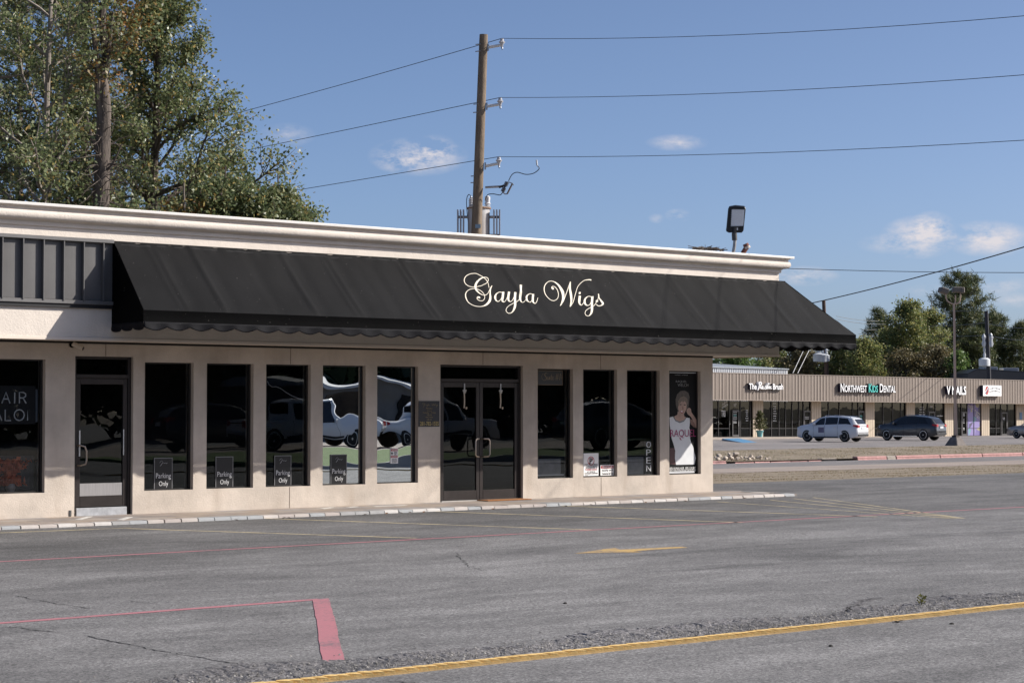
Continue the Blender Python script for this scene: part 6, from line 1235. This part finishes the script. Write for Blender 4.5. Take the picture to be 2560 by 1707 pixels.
vehicle('suv', 'dark grey SUV parked right of the white one', parked(2092, 148.5), rad(102), (.030, .034, .042), CX9, 'cars before the far shops', metal=.3)
vehicle('sedan', 'beige silver sedan whose front shows at the right edge', parked(2384, 158), rad(100), (.34, .31, .28), SED, 'cars before the far shops', metal=.4)

# ------------------------------------------------------------------ what the shop windows mirror: the other side of the lot
LAWN = NT('lawn'); f_ = LAWN.noise(2.2, 6, .7); LAWN.link(LAWN.mix(LAWN.mrange(f_, .3, .7, 0, 1), (.085, .15, .03, 1), (.15, .21, .055, 1)), LAWN.b.inputs['Base Color']); LAWN.b.inputs['Roughness'].default_value = .95; LAWN.bump(LAWN.noise(25, 4), .8, .03)
o = MB().box(2.5, 70, -31, -20.5, -.2, .06).build('lawn_island', LAWN.m, bevel=.03); tag(o, kind='structure')
tag(MB().box(2.3, 70.2, -20.5, -20.3, -.2, .10).build('island_kerb', M('island_kerb_concrete', (.42, .40, .37), .9)), 'concrete kerb of the lawn island off to the right', 'kerb')
tag(MB().box(-40, 140, -47, -31.01, -.2, -.03).build('side_street', CONC), kind='structure')
PICK = dict(SUV, cat='truck', top=[(-2.95, .75), (-2.94, 1.12), (-1.15, 1.14), (-1.10, 1.70), (-.85, 1.84), (.3, 1.86), (.75, 1.76), (1.35, 1.28), (1.8, 1.24), (2.5, 1.16), (2.75, 1.05), (2.82, .6)], belt=[(-2.95, 1.05), (-1.0, 1.12), (2.8, 1.0)], wid=[(-2.95, .98), (1.8, 1), (2.5, .94), (2.82, .8)], roofw=[(-2.95, .95), (-1.2, .95), (-1.1, .76), (.7, .74), (1.35, .86), (2.8, .8)], bot=[(-2.95, .52), (2.82, .42)], hw=1.0, wr=.42, wx=(1.85, -1.80), wins=[(1.0, .12, .68, .12), (.05, -.95, .05, -.92)], screen=(1.28, .80), rearw=(-1.05, -1.13), seams=(1.05, .08, -1.05), handles=(.25, -.8), tailz=1.0, headz=.95, plz=.8, rail=None, mirror=.95)
vehicle('pickup_truck', 'white pickup whose bed is mirrored in the right reflective window', (21.9, -37.3, -.03), rad(6), (.68, .69, .71), PICK, 'pickups across the side street')
vehicle('pickup_truck', 'white pickup whose front is mirrored in the left reflective window', (15.8, -37.6, -.03), rad(6), (.68, .69, .71), PICK, 'pickups across the side street')
vehicle('suv', 'dark SUV seen mirrored in the windows right of the double door', (25.5, -30.0+.0, .06), rad(5), (.035, .04, .05), CX9, metal=.3)
vehicle('suv', 'black SUV seen mirrored faintly in the dark windows left of the pair', (14.5, -42.0, -.03), rad(8), (.010, .010, .012), SUV)
sh = empty('low_building', (30, -56, -.1), 'low grey building with a white roof seen only mirrored in the windows', 'building'); MB().box(26.5, 36, -62, -54, -.2, 2.8).build('wall', M('opposite_grey', (.20, .19, .18), .9, n=(.7, .3)), sh)
MB().slab([(26, -53.4, 2.75), (26, -53.4, 2.98), (26, -58, 3.25), (26, -62.5, 2.9), (26, -62.5, 2.7)], (10.5, 0, 0)).build('roof', M('opposite_roof', (.50, .50, .50), .6), sh)
for k in range(2): MB().box(28+k*4.4, 30.6+k*4.4, -54.03, -53.96, .9, 2.3).build('window', CGL, sh)
BT = leafmat('backdrop_leaf', [(0, (.02, .035, .012)), (.6, (.04, .06, .02)), (1, (.08, .09, .03))], .15, .55)
for i in range(17):
    x = -14+i*6.6; broadleaf('broadleaf_tree', 'broad dark tree seen only mirrored in the windows, %s' % ['far left', 'left', 'second left', 'third left', 'behind the grey building left', 'behind the grey building', 'behind the pickup', 'behind the pickup right', 'behind the white roof', 'behind the white roof right', 'middle right', 'right', 'second right', 'third right', 'fourth right', 'far right', 'rightmost'][i], (x, -66-(i % 3)*2.5, -.1), 10.5+(i*7 % 4), lambda t: float(np.interp(t, [0, .3, .7, 1], [3.0, 4.6, 3.8, 1])), .08, 24, 10, .75, .48, 200+i, BT, BARKD, .25, 'trees across the side street', elev=.35, twigs=6)
